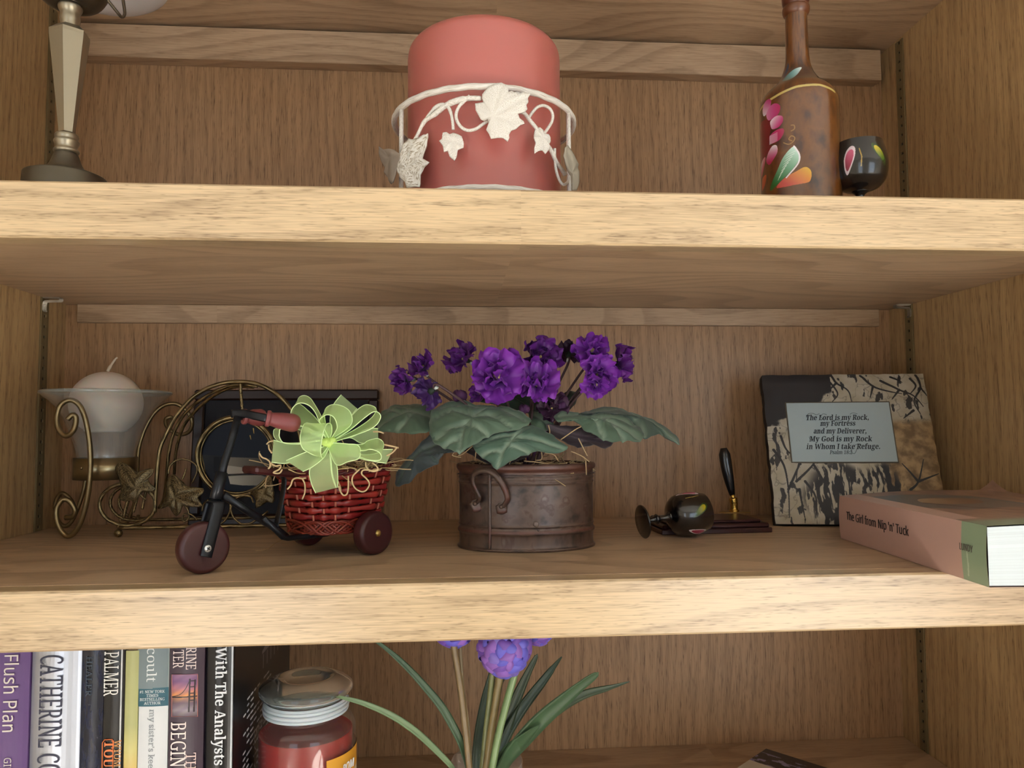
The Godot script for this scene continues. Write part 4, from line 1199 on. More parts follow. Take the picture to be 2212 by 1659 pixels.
func build_bow() -> void:
	var sheer := mat(Color(rgb8(220, 252, 188), 0.62), 0.5, 0.0, {"transparency": BaseMaterial3D.TRANSPARENCY_ALPHA, "backlight_enabled": true, "backlight": Color(0.86, 0.98, 0.62), "rim_enabled": true, "rim": 0.8})
	var cord := mat(rgb8(226, 252, 190), 0.5)
	var k0 := at(560 + 1050 / 6.9125, 840 + 800 / 6.9125, -0.082)
	var t := thing("ribbon_bow", "sheer lime green ribbon bow tied on the straw of the basket", "bow", k0)
	var band := func(called: String, ea: Array, eb: Array, za: Array, zb: Array) -> void:
		var mk := func(flat: Array, zz: Array) -> PackedVector3Array:
			var p := PackedVector3Array()
			var q := trace(flat, 560, 840, 6.9125)
			for i in q.size():
				var f := float(i) / (q.size() - 1) * (zz.size() - 1)
				var a := int(f)
				p.append(at(q[i].x, q[i].y, lerpf(zz[a], zz[mini(a + 1, zz.size() - 1)], f - a)))
			return smooth(p, 6)
		var a: PackedVector3Array = mk.call(ea, za)
		var b: PackedVector3Array = mk.call(eb, zb)
		var st := mb()
		ruled(st, a, b, 6)
		var o := part(called, st, sheer, t)
		st = mb()
		tube(st, a, 0.00042, 6)
		tube(st, b, 0.00042, 6)
		part("edge_cord", st, cord, o)
	band.call("loop", [1040, 780, 940, 600, 890, 470, 830, 340, 740, 245, 620, 210, 530, 250, 475, 340, 490, 440, 700, 600, 1030, 790], [1050, 760, 980, 560, 920, 400, 830, 240, 760, 140, 680, 100, 600, 125, 580, 200, 690, 290, 880, 480, 1050, 780], [-0.082, -0.076, -0.072, -0.080, -0.084], [-0.084, -0.098, -0.104, -0.104, -0.086])
	band.call("loop", [1060, 760, 1130, 650, 1165, 560, 1120, 430, 1020, 385, 930, 430, 897, 485, 960, 580, 1050, 760], [1070, 750, 1290, 610, 1385, 500, 1360, 350, 1250, 262, 1100, 235, 990, 300, 980, 460, 1060, 740], [-0.080, -0.066, -0.060, -0.066, -0.080], [-0.081, -0.078, -0.082, -0.088, -0.084])
	band.call("loop", [1080, 780, 1330, 630, 1550, 450, 1700, 345, 1785, 360, 1812, 430, 1740, 545, 1560, 645, 1090, 800], [1070, 770, 1240, 560, 1390, 395, 1500, 285, 1610, 237, 1740, 290, 1690, 420, 1460, 590, 1080, 790], [-0.080, -0.072, -0.070, -0.074, -0.081], [-0.082, -0.092, -0.098, -0.094, -0.083])
	band.call("loop", [1010, 760, 900, 600, 720, 508, 650, 570, 612, 720, 630, 850, 700, 930, 900, 1000, 1035, 850], [1060, 740, 1085, 630, 1070, 530, 1012, 525, 960, 640, 925, 830, 918, 960, 955, 1030, 1045, 880], [-0.080, -0.074, -0.052, -0.056, -0.079], [-0.080, -0.072, -0.052, -0.056, -0.079])
	band.call("loop", [1000, 750, 620, 812, 385, 812, 310, 740, 300, 660, 345, 585, 640, 560, 1000, 720], [1000, 770, 560, 806, 350, 800, 245, 745, 213, 660, 262, 592, 560, 600, 1000, 740], [-0.082, -0.074, -0.074, -0.084], [-0.084, -0.090, -0.092, -0.086])
	band.call("loop", [1050, 820, 1510, 920, 1660, 902, 1780, 940, 1825, 1010, 1790, 1065, 1650, 1062, 1500, 1018, 1050, 860], [1050, 800, 1500, 832, 1620, 775, 1760, 742, 1845, 790, 1850, 880, 1760, 960, 1500, 980, 1050, 850], [-0.080, -0.070, -0.068, -0.070, -0.080], [-0.082, -0.088, -0.094, -0.090, -0.082])
	band.call("loop", [1040, 800, 1180, 810, 1330, 824, 1460, 836, 1505, 900, 1470, 960, 1200, 900, 1050, 830], [1040, 900, 1150, 1132, 1330, 1086, 1480, 1042, 1507, 960, 1440, 985, 1200, 1010, 1050, 880], [-0.079, -0.066, -0.070, -0.082], [-0.079, -0.058, -0.066, -0.082])
	band.call("tail", [1000, 820, 620, 826, 400, 812, 215, 765], [1000, 860, 680, 950, 440, 1105, 183, 1095], [-0.084, -0.084, -0.086], [-0.083, -0.078, -0.078])
	band.call("tail", [1010, 850, 860, 890, 640, 965, 400, 1070], [1030, 900, 960, 1030, 800, 1160, 650, 1235], [-0.080, -0.074, -0.070], [-0.079, -0.068, -0.066])
	band.call("tail", [1020, 900, 860, 1060, 752, 1210, 775, 1400, 842, 1557], [1050, 900, 1062, 1050, 1080, 1250, 1110, 1380, 1150, 1478], [-0.080, -0.076, -0.084, -0.090], [-0.080, -0.076, -0.084, -0.090])
	band.call("tail", [1050, 920, 1075, 1060, 1090, 1250, 1150, 1470], [1060, 910, 1150, 1110, 1172, 1280, 1172, 1475], [-0.084, -0.090, -0.094], [-0.084, -0.092, -0.096])
	band.call("tail", [1060, 740, 1060, 420, 1110, 235, 1225, 88], [1080, 760, 1240, 600, 1370, 410, 1460, 292], [-0.086, -0.100, -0.106], [-0.086, -0.098, -0.104])
	band.call("tail", [1070, 770, 1380, 720, 1600, 600, 1772, 592], [1080, 800, 1350, 730, 1530, 812, 1782, 790], [-0.086, -0.096, -0.104], [-0.086, -0.096, -0.102])
	band.call("tail", [1070, 820, 1500, 900, 1700, 905, 1995, 905], [1060, 860, 1480, 1030, 1700, 1080, 1900, 1112], [-0.086, -0.092, -0.098], [-0.086, -0.090, -0.094])
	var st := mb()
	for k in 5: ball(st, k0 + Vector3((k - 2) * 0.0014, 0.001 * sin(k * 2.0), 0.002 + 0.0008 * cos(k * 3.0)), 0.0040, 12)
	part("knot", st, mat(rgb8(206, 236, 130), 0.5), t)
# ---------- violet in the tin pot ----------
const PZ := -0.1805
const PRX := 0.0700
const PRZ := 0.0500
func pot_hit(px: float, py: float, off := 0.0) -> Vector3:
	var d := ray(px, py)
	var xc := at(1137, 1100, PZ).x
	var rx := PRX + off; var rz := PRZ + off
	var o := Vector2((cam_at.x - xc) / rx, (cam_at.z - PZ) / rz)
	var v := Vector2(d.x / rx, d.z / rz)
	var a := v.dot(v); var b := 2.0 * o.dot(v); var c := o.dot(o) - 1.0
	return cam_at + d * ((-b - sqrt(maxf(b * b - 4.0 * a * c, 0.0))) / (2.0 * a))

func build_pot() -> void:
	var xc := at(1137, 1100, PZ).x
	var h := at(1137, 1004, -0.13).y
	var im := mottled(1024, 512, [rgb8(40, 28, 24), rgb8(70, 50, 42), rgb8(92, 72, 62), rgb8(100, 76, 64), rgb8(104, 82, 70), rgb8(82, 52, 42), rgb8(116, 98, 86)], Vector2(16, 6), 14)
	for q in [[0.80, 0.09], [0.90, 0.05], [0.22, 0.03]]:
		for y in range(int(512 * (1.0 - q[0] - q[1])), int(512 * (1.0 - q[0] + q[1]))):
			var f: float = 1.0 - absf((1.0 - y / 512.0) - q[0]) / q[1]
			for x in 1024: im.set_pixel(x, clampi(y, 0, 511), im.get_pixel(x, clampi(y, 0, 511)).lerp(rgb8(112, 52, 44), 0.55 * clampf(f, 0, 1)))
	var rough := mottled(256, 256, [Color(0.35, 0.35, 0.35), Color(0.5, 0.5, 0.5), Color(0.7, 0.7, 0.7)], Vector2(10, 10), 3)
	var rust := mat(Color(0.92, 0.92, 0.92), 0.8, 0.25, {"albedo_texture": tex(im), "roughness_texture": tex(rough), "clearcoat_enabled": true, "clearcoat": 0.5, "clearcoat_roughness": 0.38})
	var t := thing("tin_pot", "oval rusty brown tin pot with a drop handle, in the middle of the middle shelf", "pot", Vector3(xc, 0, PZ))
	var st := mb()
	var prof := [[0.94, 0.0], [0.995, 0.0], [1.01, 0.012], [1.012, 0.03], [0.985, 0.055], [0.985, 0.17], [1.004, 0.20], [1.004, 0.225], [0.984, 0.25], [0.984, 0.27], [0.998, 0.285], [0.984, 0.305], [0.983, 0.36], [0.983, 0.42], [0.983, 0.48], [0.983, 0.53], [0.983, 0.58], [0.983, 0.64], [0.983, 0.70], [0.984, 0.755], [0.998, 0.78], [0.984, 0.80], [0.997, 0.835], [0.984, 0.86], [0.986, 0.90], [1.0, 0.92], [1.022, 0.945], [1.022, 0.98], [1.0, 1.0], [0.965, 0.99], [0.95, 0.9], [0.95, 0.86], [0.001, 0.86]]
	for q in prof: q[1] *= h
	lathe(st, prof_smooth(prof, 3), 96, Transform3D(Basis(), Vector3(xc, 0, PZ)), PRX, PRZ, -PI)
	part("body", st, rust, t)
	st = mb()
	var p := PackedVector3Array()
	for y in [1010, 1040, 1090, 1140, 1186]: p.append(pot_hit(1058, y, 0.0))
	tube(st, smooth(p, 4), 0.0015, 8, false, 0.6)
	part("seam", st, rust, t)
	st = mb()
	p = PackedVector3Array()
	var hp := trace([720, 1225, 745, 1190, 725, 1140, 700, 1085, 705, 1030, 745, 1003, 800, 1000, 850, 1025, 895, 1080, 925, 1145, 935, 1200, 905, 1250], 800, 700, 3.16)
	for i in hp.size():
		var f: float = sin(PI * i / (hp.size() - 1))
		p.append(pot_hit(hp[i].x, hp[i].y, 0.002 + 0.007 * f))
	tube(st, smooth(p, 5), [0.0022, 0.0028, 0.0030, 0.0032, 0.0034, 0.0034, 0.0034, 0.0032, 0.0030, 0.0028, 0.0022], 10, false, 0.7)
	var hd := part("drop_handle", st, rust, t)
	for q in [[715, 1225, 735, 1285], [895, 1245, 900, 1300]]:
		st = mb()
		var a := pot_hit(800 + q[0] / 3.16, 700 + q[1] / 3.16, 0.0015)
		var b := pot_hit(800 + q[2] / 3.16, 700 + q[3] / 3.16, 0.0008)
		tube(st, smooth(PackedVector3Array([a + (a - b) * 0.4, a, b]), 4), [0.003, 0.0056, 0.0052, 0.0012], 12, false, 0.35, Vector3(1, 0.3, 0).normalized())
		ball(st, a + Vector3(-0.0004, 0, 0.0024), 0.0022, 12)
		part("rivet_plate", st, rust, hd)
	st = mb()
	var d0 := pot_hit(1157, 1126, 0.0)
	tube(st, PackedVector3Array([d0, pot_hit(1158, 1133, 0.0004), pot_hit(1161, 1141, 0.0)]), [0.0012, 0.0030, 0.0022, 0.0005], 10, false, 0.3, Vector3(1, 0, 0))
	ball(st, pot_hit(1163, 1146, 0.0), 0.0009, 8)
	part("drip", st, mat(rgb8(128, 112, 106), 0.2, 0.3), t)
	# moss in the pot
	var g := RandomNumberGenerator.new()
	g.seed = 5
	st = mb()
	for k in 150:
		var a := g.randf() * TAU
		var r := sqrt(g.randf_range(0.05, 1.0))
		curl(st, g, Vector3(xc + sin(a) * r * PRX * 0.90, h * 0.9 + g.randf_range(0.0, 0.010), PZ + cos(a) * r * PRZ * 0.88), g.randf_range(0.012, 0.034), 0.0005, 0.8)
	for flat in [[1050, 935, 1150, 945, 1220, 960, 1300, 990], [600, 900, 640, 880, 700, 830], [1165, 850, 1170, 920, 1130, 930], [1190, 880, 1250, 890, 1280, 930], [1370, 870, 1440, 900, 1495, 940], [1470, 930, 1475, 1030], [1215, 690, 1225, 740, 1210, 800], [1300, 790, 1400, 720, 1440, 700], [1420, 780, 1450, 840, 1480, 900], [620, 910, 560, 895, 600, 850], [720, 870, 715, 930]]:
		tube(st, smooth(lift(trace(flat, 800, 700, 3.16), -0.135), 4), 0.0006, 5)
	var earth := mb()
	lathe(earth, [[0.95, h * 0.85], [0.5, h * 0.90], [0.001, h * 0.92]], 48, Transform3D(Basis(), Vector3(xc, 0, PZ)), PRX * 0.985, PRZ * 0.985)
	var moss := part("moss_filling", st, mat(rgb8(180, 154, 116), 0.9))
	tag(moss, "dry brown moss and straw filling in the rusty tin pot", "moss", "", "stuff")
	part("foam_plug", earth, mat(rgb8(44, 34, 26), 1.0), moss)

func petal_mesh(sd: int, wide: float, ruff: float, cup: float) -> ArrayMesh:
	var st := mb()
	var rows := []
	var cols := []
	var nu := 9
	var nv := 20
	for i in nu + 1:
		var u := float(i) / nu
		var row := PackedVector3Array()
		var col := PackedColorArray()
		for j in nv + 1:
			var v := 2.0 * j / nv - 1.0
			var w := wide * (0.10 + 0.62 * sin(PI * 0.62 * u)) 
			var tip := 1.0 - 0.22 * v * v + 0.06 * sin(v * 9.0 + sd * 1.7) + 0.03 * sin(v * 17.0 + sd)
			var e := pow(u, 2.2)
			var z := cup * u * u * 0.5 - 0.10 * v * v * u + ruff * e * (sin(v * 7.5 + sd * 2.1) + 0.5 * sin(v * 15.0 + sd))
			row.append(Vector3(v * w, u * tip, z + ruff * 0.7 * absf(v) * absf(v) * u * sin(u * 13.0 + sd)))
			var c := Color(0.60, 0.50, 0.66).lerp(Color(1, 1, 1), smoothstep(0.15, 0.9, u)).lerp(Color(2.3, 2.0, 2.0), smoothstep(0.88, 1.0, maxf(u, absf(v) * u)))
			col.append(c)
		rows.append(row); cols.append(col)
	sheet(st, rows, false, cols)
	st.generate_normals()
	return st.commit()

func build_violet() -> void:
	var xc := at(1137, 1100, PZ).x
	var h := at(1137, 1004, -0.13).y
	var t := thing("african_violet", "artificial african violet with frilly purple flowers and broad green leaves in the tin pot", "plant", Vector3(xc, h * 0.9, PZ))
	var dull := rgb8(58, 84, 66).srgb_to_linear(); var vein := rgb8(126, 144, 126).srgb_to_linear()
	var velvet := mat(Color.WHITE, 0.62, 0.0, {"vertex_color_use_as_albedo": true, "rim_enabled": true, "rim": 0.4, "rim_tint": 0.3})
	var tr := func(f: Array) -> PackedVector2Array: return trace(f, 800, 700, 3.16)
	var leaf := func(outline: Array, mid: Array, veins: Array, z: float, n: Vector3, c0: Color, c1: Color, dome := 0.005, vw := 3.4) -> void:
		var o := smooth2(tr.call(outline), 3)
		for i in o.size():                                        # scalloped edge
			var m := Vector2(800 + mid[0] / 3.16, 700 + mid[1] / 3.16)
			o[i] += (o[i] - m).normalized() * 1.1 * sin(i * 2.1)
		var vs := []
		for v in veins: vs.append(tr.call(v))
		var m2 := Vector2(800 + mid[0] / 3.16, 700 + mid[1] / 3.16)
		part("leaf", leaf_patch(o, m2, vs, at(m2.x, m2.y, z), n.normalized(), dome, 0.0009, vw, 9, 0.002, [c0, c1]), velvet, t)
	leaf.call([400, 690, 410, 600, 450, 560, 520, 525, 640, 515, 760, 545, 900, 545, 1010, 580, 1090, 630, 1080, 670, 1020, 700, 960, 718, 880, 720, 830, 745, 740, 790, 670, 830, 605, 865, 520, 835, 440, 800, 405, 740], [700, 670], [[870, 550, 790, 575, 700, 640, 640, 710, 605, 860], [700, 640, 560, 600, 440, 640], [790, 575, 640, 540, 480, 560], [690, 650, 820, 630, 950, 700], [800, 570, 900, 570, 1060, 650], [640, 710, 540, 720, 440, 780], [650, 700, 740, 720, 800, 750], [620, 790, 560, 800, 500, 825]], -0.124, Vector3(-0.12, 0.72, 0.68), dull, vein, 0.0065)
	leaf.call([695, 815, 760, 775, 830, 745, 880, 725, 960, 720, 1020, 700, 1080, 680, 1150, 700, 1230, 740, 1290, 790, 1350, 830, 1300, 868, 1210, 872, 1140, 855, 1080, 880, 1000, 905, 930, 945, 865, 980, 800, 925, 740, 880], [960, 810], [[1080, 690, 980, 780, 900, 880, 868, 975], [980, 780, 1100, 790, 1300, 840], [990, 770, 860, 780, 720, 830], [900, 880, 820, 870, 760, 890], [930, 840, 1010, 850, 1080, 870]], -0.112, Vector3(-0.05, 0.5, 0.86), rgb8(44, 78, 62).srgb_to_linear(), vein, 0.006)
	leaf.call([40, 690, 60, 610, 130, 550, 250, 535, 400, 540, 425, 560, 412, 650, 398, 712, 300, 735, 200, 725, 100, 720, 50, 715], [250, 630], [[420, 620, 250, 610, 45, 690], [300, 612, 220, 560, 120, 570], [300, 615, 240, 680, 180, 715], [200, 615, 140, 590, 80, 610]], -0.172, Vector3(-0.25, 0.80, 0.55), dull, vein)
	leaf.call([160, 1100, 165, 1020, 215, 940, 300, 850, 400, 745, 430, 740, 470, 800, 560, 830, 610, 865, 540, 840, 490, 872, 440, 950, 340, 1000, 300, 1020, 270, 1070, 200, 1095], [330, 930], [[600, 850, 450, 820, 330, 890, 170, 1090], [400, 850, 420, 900, 440, 940]], -0.150, Vector3(-0.6, 0.35, 0.7), rgb8(54, 62, 66).srgb_to_linear(), rgb8(84, 100, 92).srgb_to_linear(), 0.006)
	leaf.call([1260, 620, 1300, 588, 1350, 582, 1430, 600, 1560, 587, 1680, 600, 1770, 640, 1830, 690, 1870, 740, 1850, 790, 1760, 780, 1690, 790, 1600, 780, 1540, 740, 1490, 725, 1420, 660, 1350, 640, 1290, 660], [1580, 680], [[1290, 620, 1450, 625, 1650, 690, 1855, 780], [1450, 625, 1560, 600, 1680, 610], [1560, 655, 1700, 650, 1800, 690], [1500, 640, 1540, 690, 1600, 770], [1640, 690, 1690, 740, 1740, 780]], -0.150, Vector3(0.3, 0.72, 0.6), dull, vein, 0.0062)
	leaf.call([1430, 600, 1570, 560, 1680, 558, 1800, 600, 1900, 640, 2020, 690, 2090, 750, 2125, 800, 2060, 770, 1990, 735, 1900, 765, 1860, 750, 1830, 690, 1770, 640, 1640, 592], [1840, 660], [[1500, 590, 1700, 580, 1900, 670, 2120, 798], [1760, 600, 1820, 660, 1880, 750]], -0.188, Vector3(0.35, 0.75, 0.45), rgb8(52, 76, 64).srgb_to_linear(), vein)
	leaf.call([1210, 690, 1300, 700, 1430, 700, 1480, 730, 1560, 770, 1670, 780, 1660, 820, 1610, 858, 1530, 830, 1440, 850, 1380, 835, 1300, 795, 1230, 745], [1440, 770], [[1220, 700, 1430, 760, 1650, 800]], -0.160, Vector3(0.2, -0.35, 0.9), rgb8(48, 38, 46).srgb_to_linear(), rgb8(70, 56, 66).srgb_to_linear())
	leaf.call([1300, 500, 1340, 460, 1425, 460, 1415, 520, 1370, 580, 1320, 560], [1360, 510], [[1310, 570, 1415, 465]], -0.205, Vector3(0.3, 0.2, 0.9), rgb8(26, 44, 32).srgb_to_linear(), rgb8(40, 60, 44).srgb_to_linear())
	leaf.call([750, 520, 850, 470, 1000, 440, 1060, 480, 1150, 500, 1160, 620, 1080, 602, 900, 548], [960, 510], [[1140, 600, 980, 500, 780, 510]], -0.200, Vector3(0, 0.5, 0.8), rgb8(30, 52, 40).srgb_to_linear(), rgb8(50, 76, 56).srgb_to_linear())
	leaf.call([1080, 600, 1150, 590, 1230, 640, 1260, 690, 1200, 720, 1120, 700], [1170, 650], [[1090, 610, 1230, 700]], -0.165, Vector3(0, 0.6, 0.7), rgb8(70, 98, 78).srgb_to_linear(), vein)
	leaf.call([640, 840, 700, 880, 800, 930, 900, 960, 1000, 915, 1080, 880, 980, 850, 800, 800], [850, 880], [[700, 850, 1050, 880]], -0.165, Vector3(0, 0.9, 0.3), rgb8(40, 32, 34).srgb_to_linear(), rgb8(54, 42, 46).srgb_to_linear())
	# flowers
	var outer := []
	var inner := []
	for i in 4: outer.append(petal_mesh(i, 1.12, 0.17, 0.35))
	for i in 3: inner.append(petal_mesh(i + 7, 1.0, 0.20, 0.8))
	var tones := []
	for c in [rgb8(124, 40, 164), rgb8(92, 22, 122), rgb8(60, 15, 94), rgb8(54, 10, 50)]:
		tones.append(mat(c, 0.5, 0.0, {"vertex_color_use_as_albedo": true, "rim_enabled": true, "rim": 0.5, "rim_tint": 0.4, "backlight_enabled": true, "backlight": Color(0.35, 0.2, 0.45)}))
	var stem_m := mat(rgb8(76, 54, 56), 0.7)
	var tape := mat(rgb8(190, 196, 192), 0.6)
	var calyx := mat(rgb8(30, 44, 34), 0.7)
	var eye := mat(rgb8(206, 190, 120), 0.6)
	var g := RandomNumberGenerator.new()
	g.seed = 9
	var base := Vector3(xc + 0.002, h * 0.95, PZ)
	var list := [
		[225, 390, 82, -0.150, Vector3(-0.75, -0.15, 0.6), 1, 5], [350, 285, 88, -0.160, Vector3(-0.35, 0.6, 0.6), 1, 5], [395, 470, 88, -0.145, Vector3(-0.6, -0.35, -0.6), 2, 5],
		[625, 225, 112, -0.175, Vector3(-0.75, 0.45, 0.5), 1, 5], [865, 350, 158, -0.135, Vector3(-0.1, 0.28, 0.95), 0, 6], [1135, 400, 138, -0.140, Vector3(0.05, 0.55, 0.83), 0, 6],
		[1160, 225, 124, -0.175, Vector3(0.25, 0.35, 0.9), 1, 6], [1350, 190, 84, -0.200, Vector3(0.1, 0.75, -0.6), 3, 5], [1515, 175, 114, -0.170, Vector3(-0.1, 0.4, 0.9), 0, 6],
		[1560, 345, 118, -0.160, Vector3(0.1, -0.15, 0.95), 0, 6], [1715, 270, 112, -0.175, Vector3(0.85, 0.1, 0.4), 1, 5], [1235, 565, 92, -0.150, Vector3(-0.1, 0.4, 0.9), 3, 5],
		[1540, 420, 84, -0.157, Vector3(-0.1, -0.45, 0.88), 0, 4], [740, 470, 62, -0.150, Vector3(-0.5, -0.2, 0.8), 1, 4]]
	for f in list:
		var c := at(800 + f[0] / 3.16, 700 + f[1] / 3.16, f[3])
		var r: float = f[2] / 3.16 * (cam_at.z - f[3]) / F * 1.16
		var d: Vector3 = (f[4] as Vector3).normalized()
		var u := d.cross(Vector3(0.13, 1, 0.2)).normalized()
		var v := d.cross(u)
		var fl := Node3D.new()
		fl.name = "flower"
		t.add_child(fl, true)
		fl.position = c - origin_of(t)
		var heart := -d * r * 0.22
		var place := func(m: Mesh, a: float, size: float, tilt: float) -> void:
			var rad := (u * cos(a) + v * sin(a)).normalized()
			var y := rad * cos(tilt) + d * sin(tilt)
			var z := d * cos(tilt) - rad * sin(tilt)
			var o := MeshInstance3D.new()
			o.mesh = m
			o.material_override = tones[f[5]]
			o.name = "petal"
			fl.add_child(o, true)
			o.transform = Transform3D(Basis(y.cross(z) * size, y * size, z * size), heart)
		var turn := g.randf() * TAU
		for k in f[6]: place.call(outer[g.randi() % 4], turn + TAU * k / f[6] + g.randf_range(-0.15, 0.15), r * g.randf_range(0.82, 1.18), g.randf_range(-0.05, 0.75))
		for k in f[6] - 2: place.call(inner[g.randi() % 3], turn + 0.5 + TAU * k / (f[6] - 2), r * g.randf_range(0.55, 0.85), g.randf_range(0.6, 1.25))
		var st := mb()
		var ec := c + heart + d * r * 0.16
		for k in 3: ball(st, ec + u * cos(k * 2.1) * r * 0.06 + v * sin(k * 2.1) * r * 0.06, r * 0.085, 10)
		part("flower_eye", st, eye, fl)
		st = mb()
		var back := c + heart
		tube(st, PackedVector3Array([back + d * 0.001, back - d * 0.003, back - d * 0.006]), [0.0036, 0.0030, 0.0015], 8)
		part("calyx", st, calyx, fl)
		# stem
		var s0 := back - d * 0.005
		var s1 := back - d * 0.014
		var m1 := s1.lerp(base, 0.45) + Vector3(0, 0.006, 0)
		st = mb()
		tube(st, smooth(PackedVector3Array([s0, s1, m1, base + (c - base) * Vector3(0.08, 0, 0.05)]), 6), [0.0012, 0.0013, 0.0017, 0.0022], 7)
		part("stem", st, stem_m, t)
		st = mb()
		tube(st, PackedVector3Array([s0.lerp(s1, 0.25), s0.lerp(s1, 0.65)]), 0.0018, 8)
		part("tape", st, tape, t, "pale florist tape")
	for q in [[610, 490, 0.0075, -0.155], [1050, 580, 0.0055, -0.145], [1310, 560, 0.0060, -0.155]]:
		var st := mb()
		var b := at(800 + q[0] / 3.16, 700 + q[1] / 3.16, q[3])
		for k in 5:
			var a := TAU * k / 5
			ball(st, b + Vector3(cos(a), 0.3 * sin(a * 2.0), sin(a)) * q[2] * 0.45, q[2] * 0.62, 10, 1.2)
		tube(st, smooth(PackedVector3Array([b, b.lerp(base, 0.5) + Vector3(0, 0.004, 0), base]), 4), 0.0012, 6)
		part("bud", st, mat(rgb8(70, 30, 74), 0.7), t)

# ---------- right of the middle shelf ----------
func build_pen_set() -> void:
	var wood := mat(rgb8(58, 30, 30), 0.3)
	var gold := mat(rgb8(176, 140, 74), 0.3, 0.9)
	var a := on(1664, 1150, 0.0)
	var xr := 0.306; var zf := -0.2395
	var t := thing("pen_stand", "dark red wooden pen stand base with a gold plate beside the stone plaque", "pen stand", Vector3(0.245, 0, -0.28))
	var xf := Transform3D(Basis(Vector3.UP, 0.05), Vector3(xr, 0, zf))
	var st := mb(true)
	box(st, Vector3(-0.130, 0.0, -0.078), Vector3(0, 0.0055, 0), 0.0008, 0, Vector2.ZERO, xf)
	box(st, Vector3(-0.128, 0.0053, -0.076), Vector3(-0.002, 0.0105, -0.002), 0.0016, 0, Vector2.ZERO, xf)
	box(st, Vector3(-0.122, 0.0103, -0.070), Vector3(-0.008, 0.0140, -0.008), 0.0022, 0, Vector2.ZERO, xf)
	part("base", st, wood, t)
	st = mb(true)
	var c := on(1587, 1106, 0.0142)
	var hex := PackedVector2Array()
	for q in [[-0.020, 0.0], [-0.014, 0.011], [0.012, 0.011], [0.020, 0.002], [0.016, -0.010], [-0.014, -0.010]]: hex.append(Vector2(q[0], q[1]))
	extrude(st, hex, 0.0008, Transform3D(Basis(Vector3.RIGHT, Vector3(0, 0, -1), Vector3.UP), c + Vector3(0, 0.0006, 0)))
	part("plate", st, gold, t)
	var tip := at(1585, 1085, c.z)
	var top := at(1563, 968, c.z - 0.004)
	st = mb()
	var d := (top - tip).normalized()
	var foot := c + Vector3(-0.0005, 0.0005, 0)
	tube(st, smooth(PackedVector3Array([foot, foot + Vector3(0, 0.003, 0), foot + Vector3(0, 0.009, 0), tip, tip + d * 0.006]), 4), [0.0060, 0.0044, 0.0046, 0.0048, 0.0032], 20)
	part("socket", st, mat(rgb8(206, 166, 84), 0.22, 0.95), t)
	var pen := thing("desk_pen", "black desk pen with a wide slanted end standing in the gold socket", "pen", tip)
	st = mb()
	var p := PackedVector3Array()
	for k in 9: p.append((tip + d * 0.009).lerp(top, k / 8.0) + Vector3(-0.0008 * sin(PI * k / 8.0), 0, 0))
	tube(st, p, [0.0034, 0.0046, 0.0056, 0.0064, 0.0069, 0.0072, 0.0073, 0.0070, 0.0040], 24, false, 0.85)
	part("barrel", st, mat(rgb8(14, 14, 16), 0.14, 0.0, {"clearcoat_enabled": true, "clearcoat": 0.6}), pen)
	st = mb()
	tube(st, PackedVector3Array([tip, tip + d * 0.0095]), [0.0016, 0.0030], 16)
	part("nib", st, mat(rgb8(214, 176, 90), 0.2, 0.95), pen)

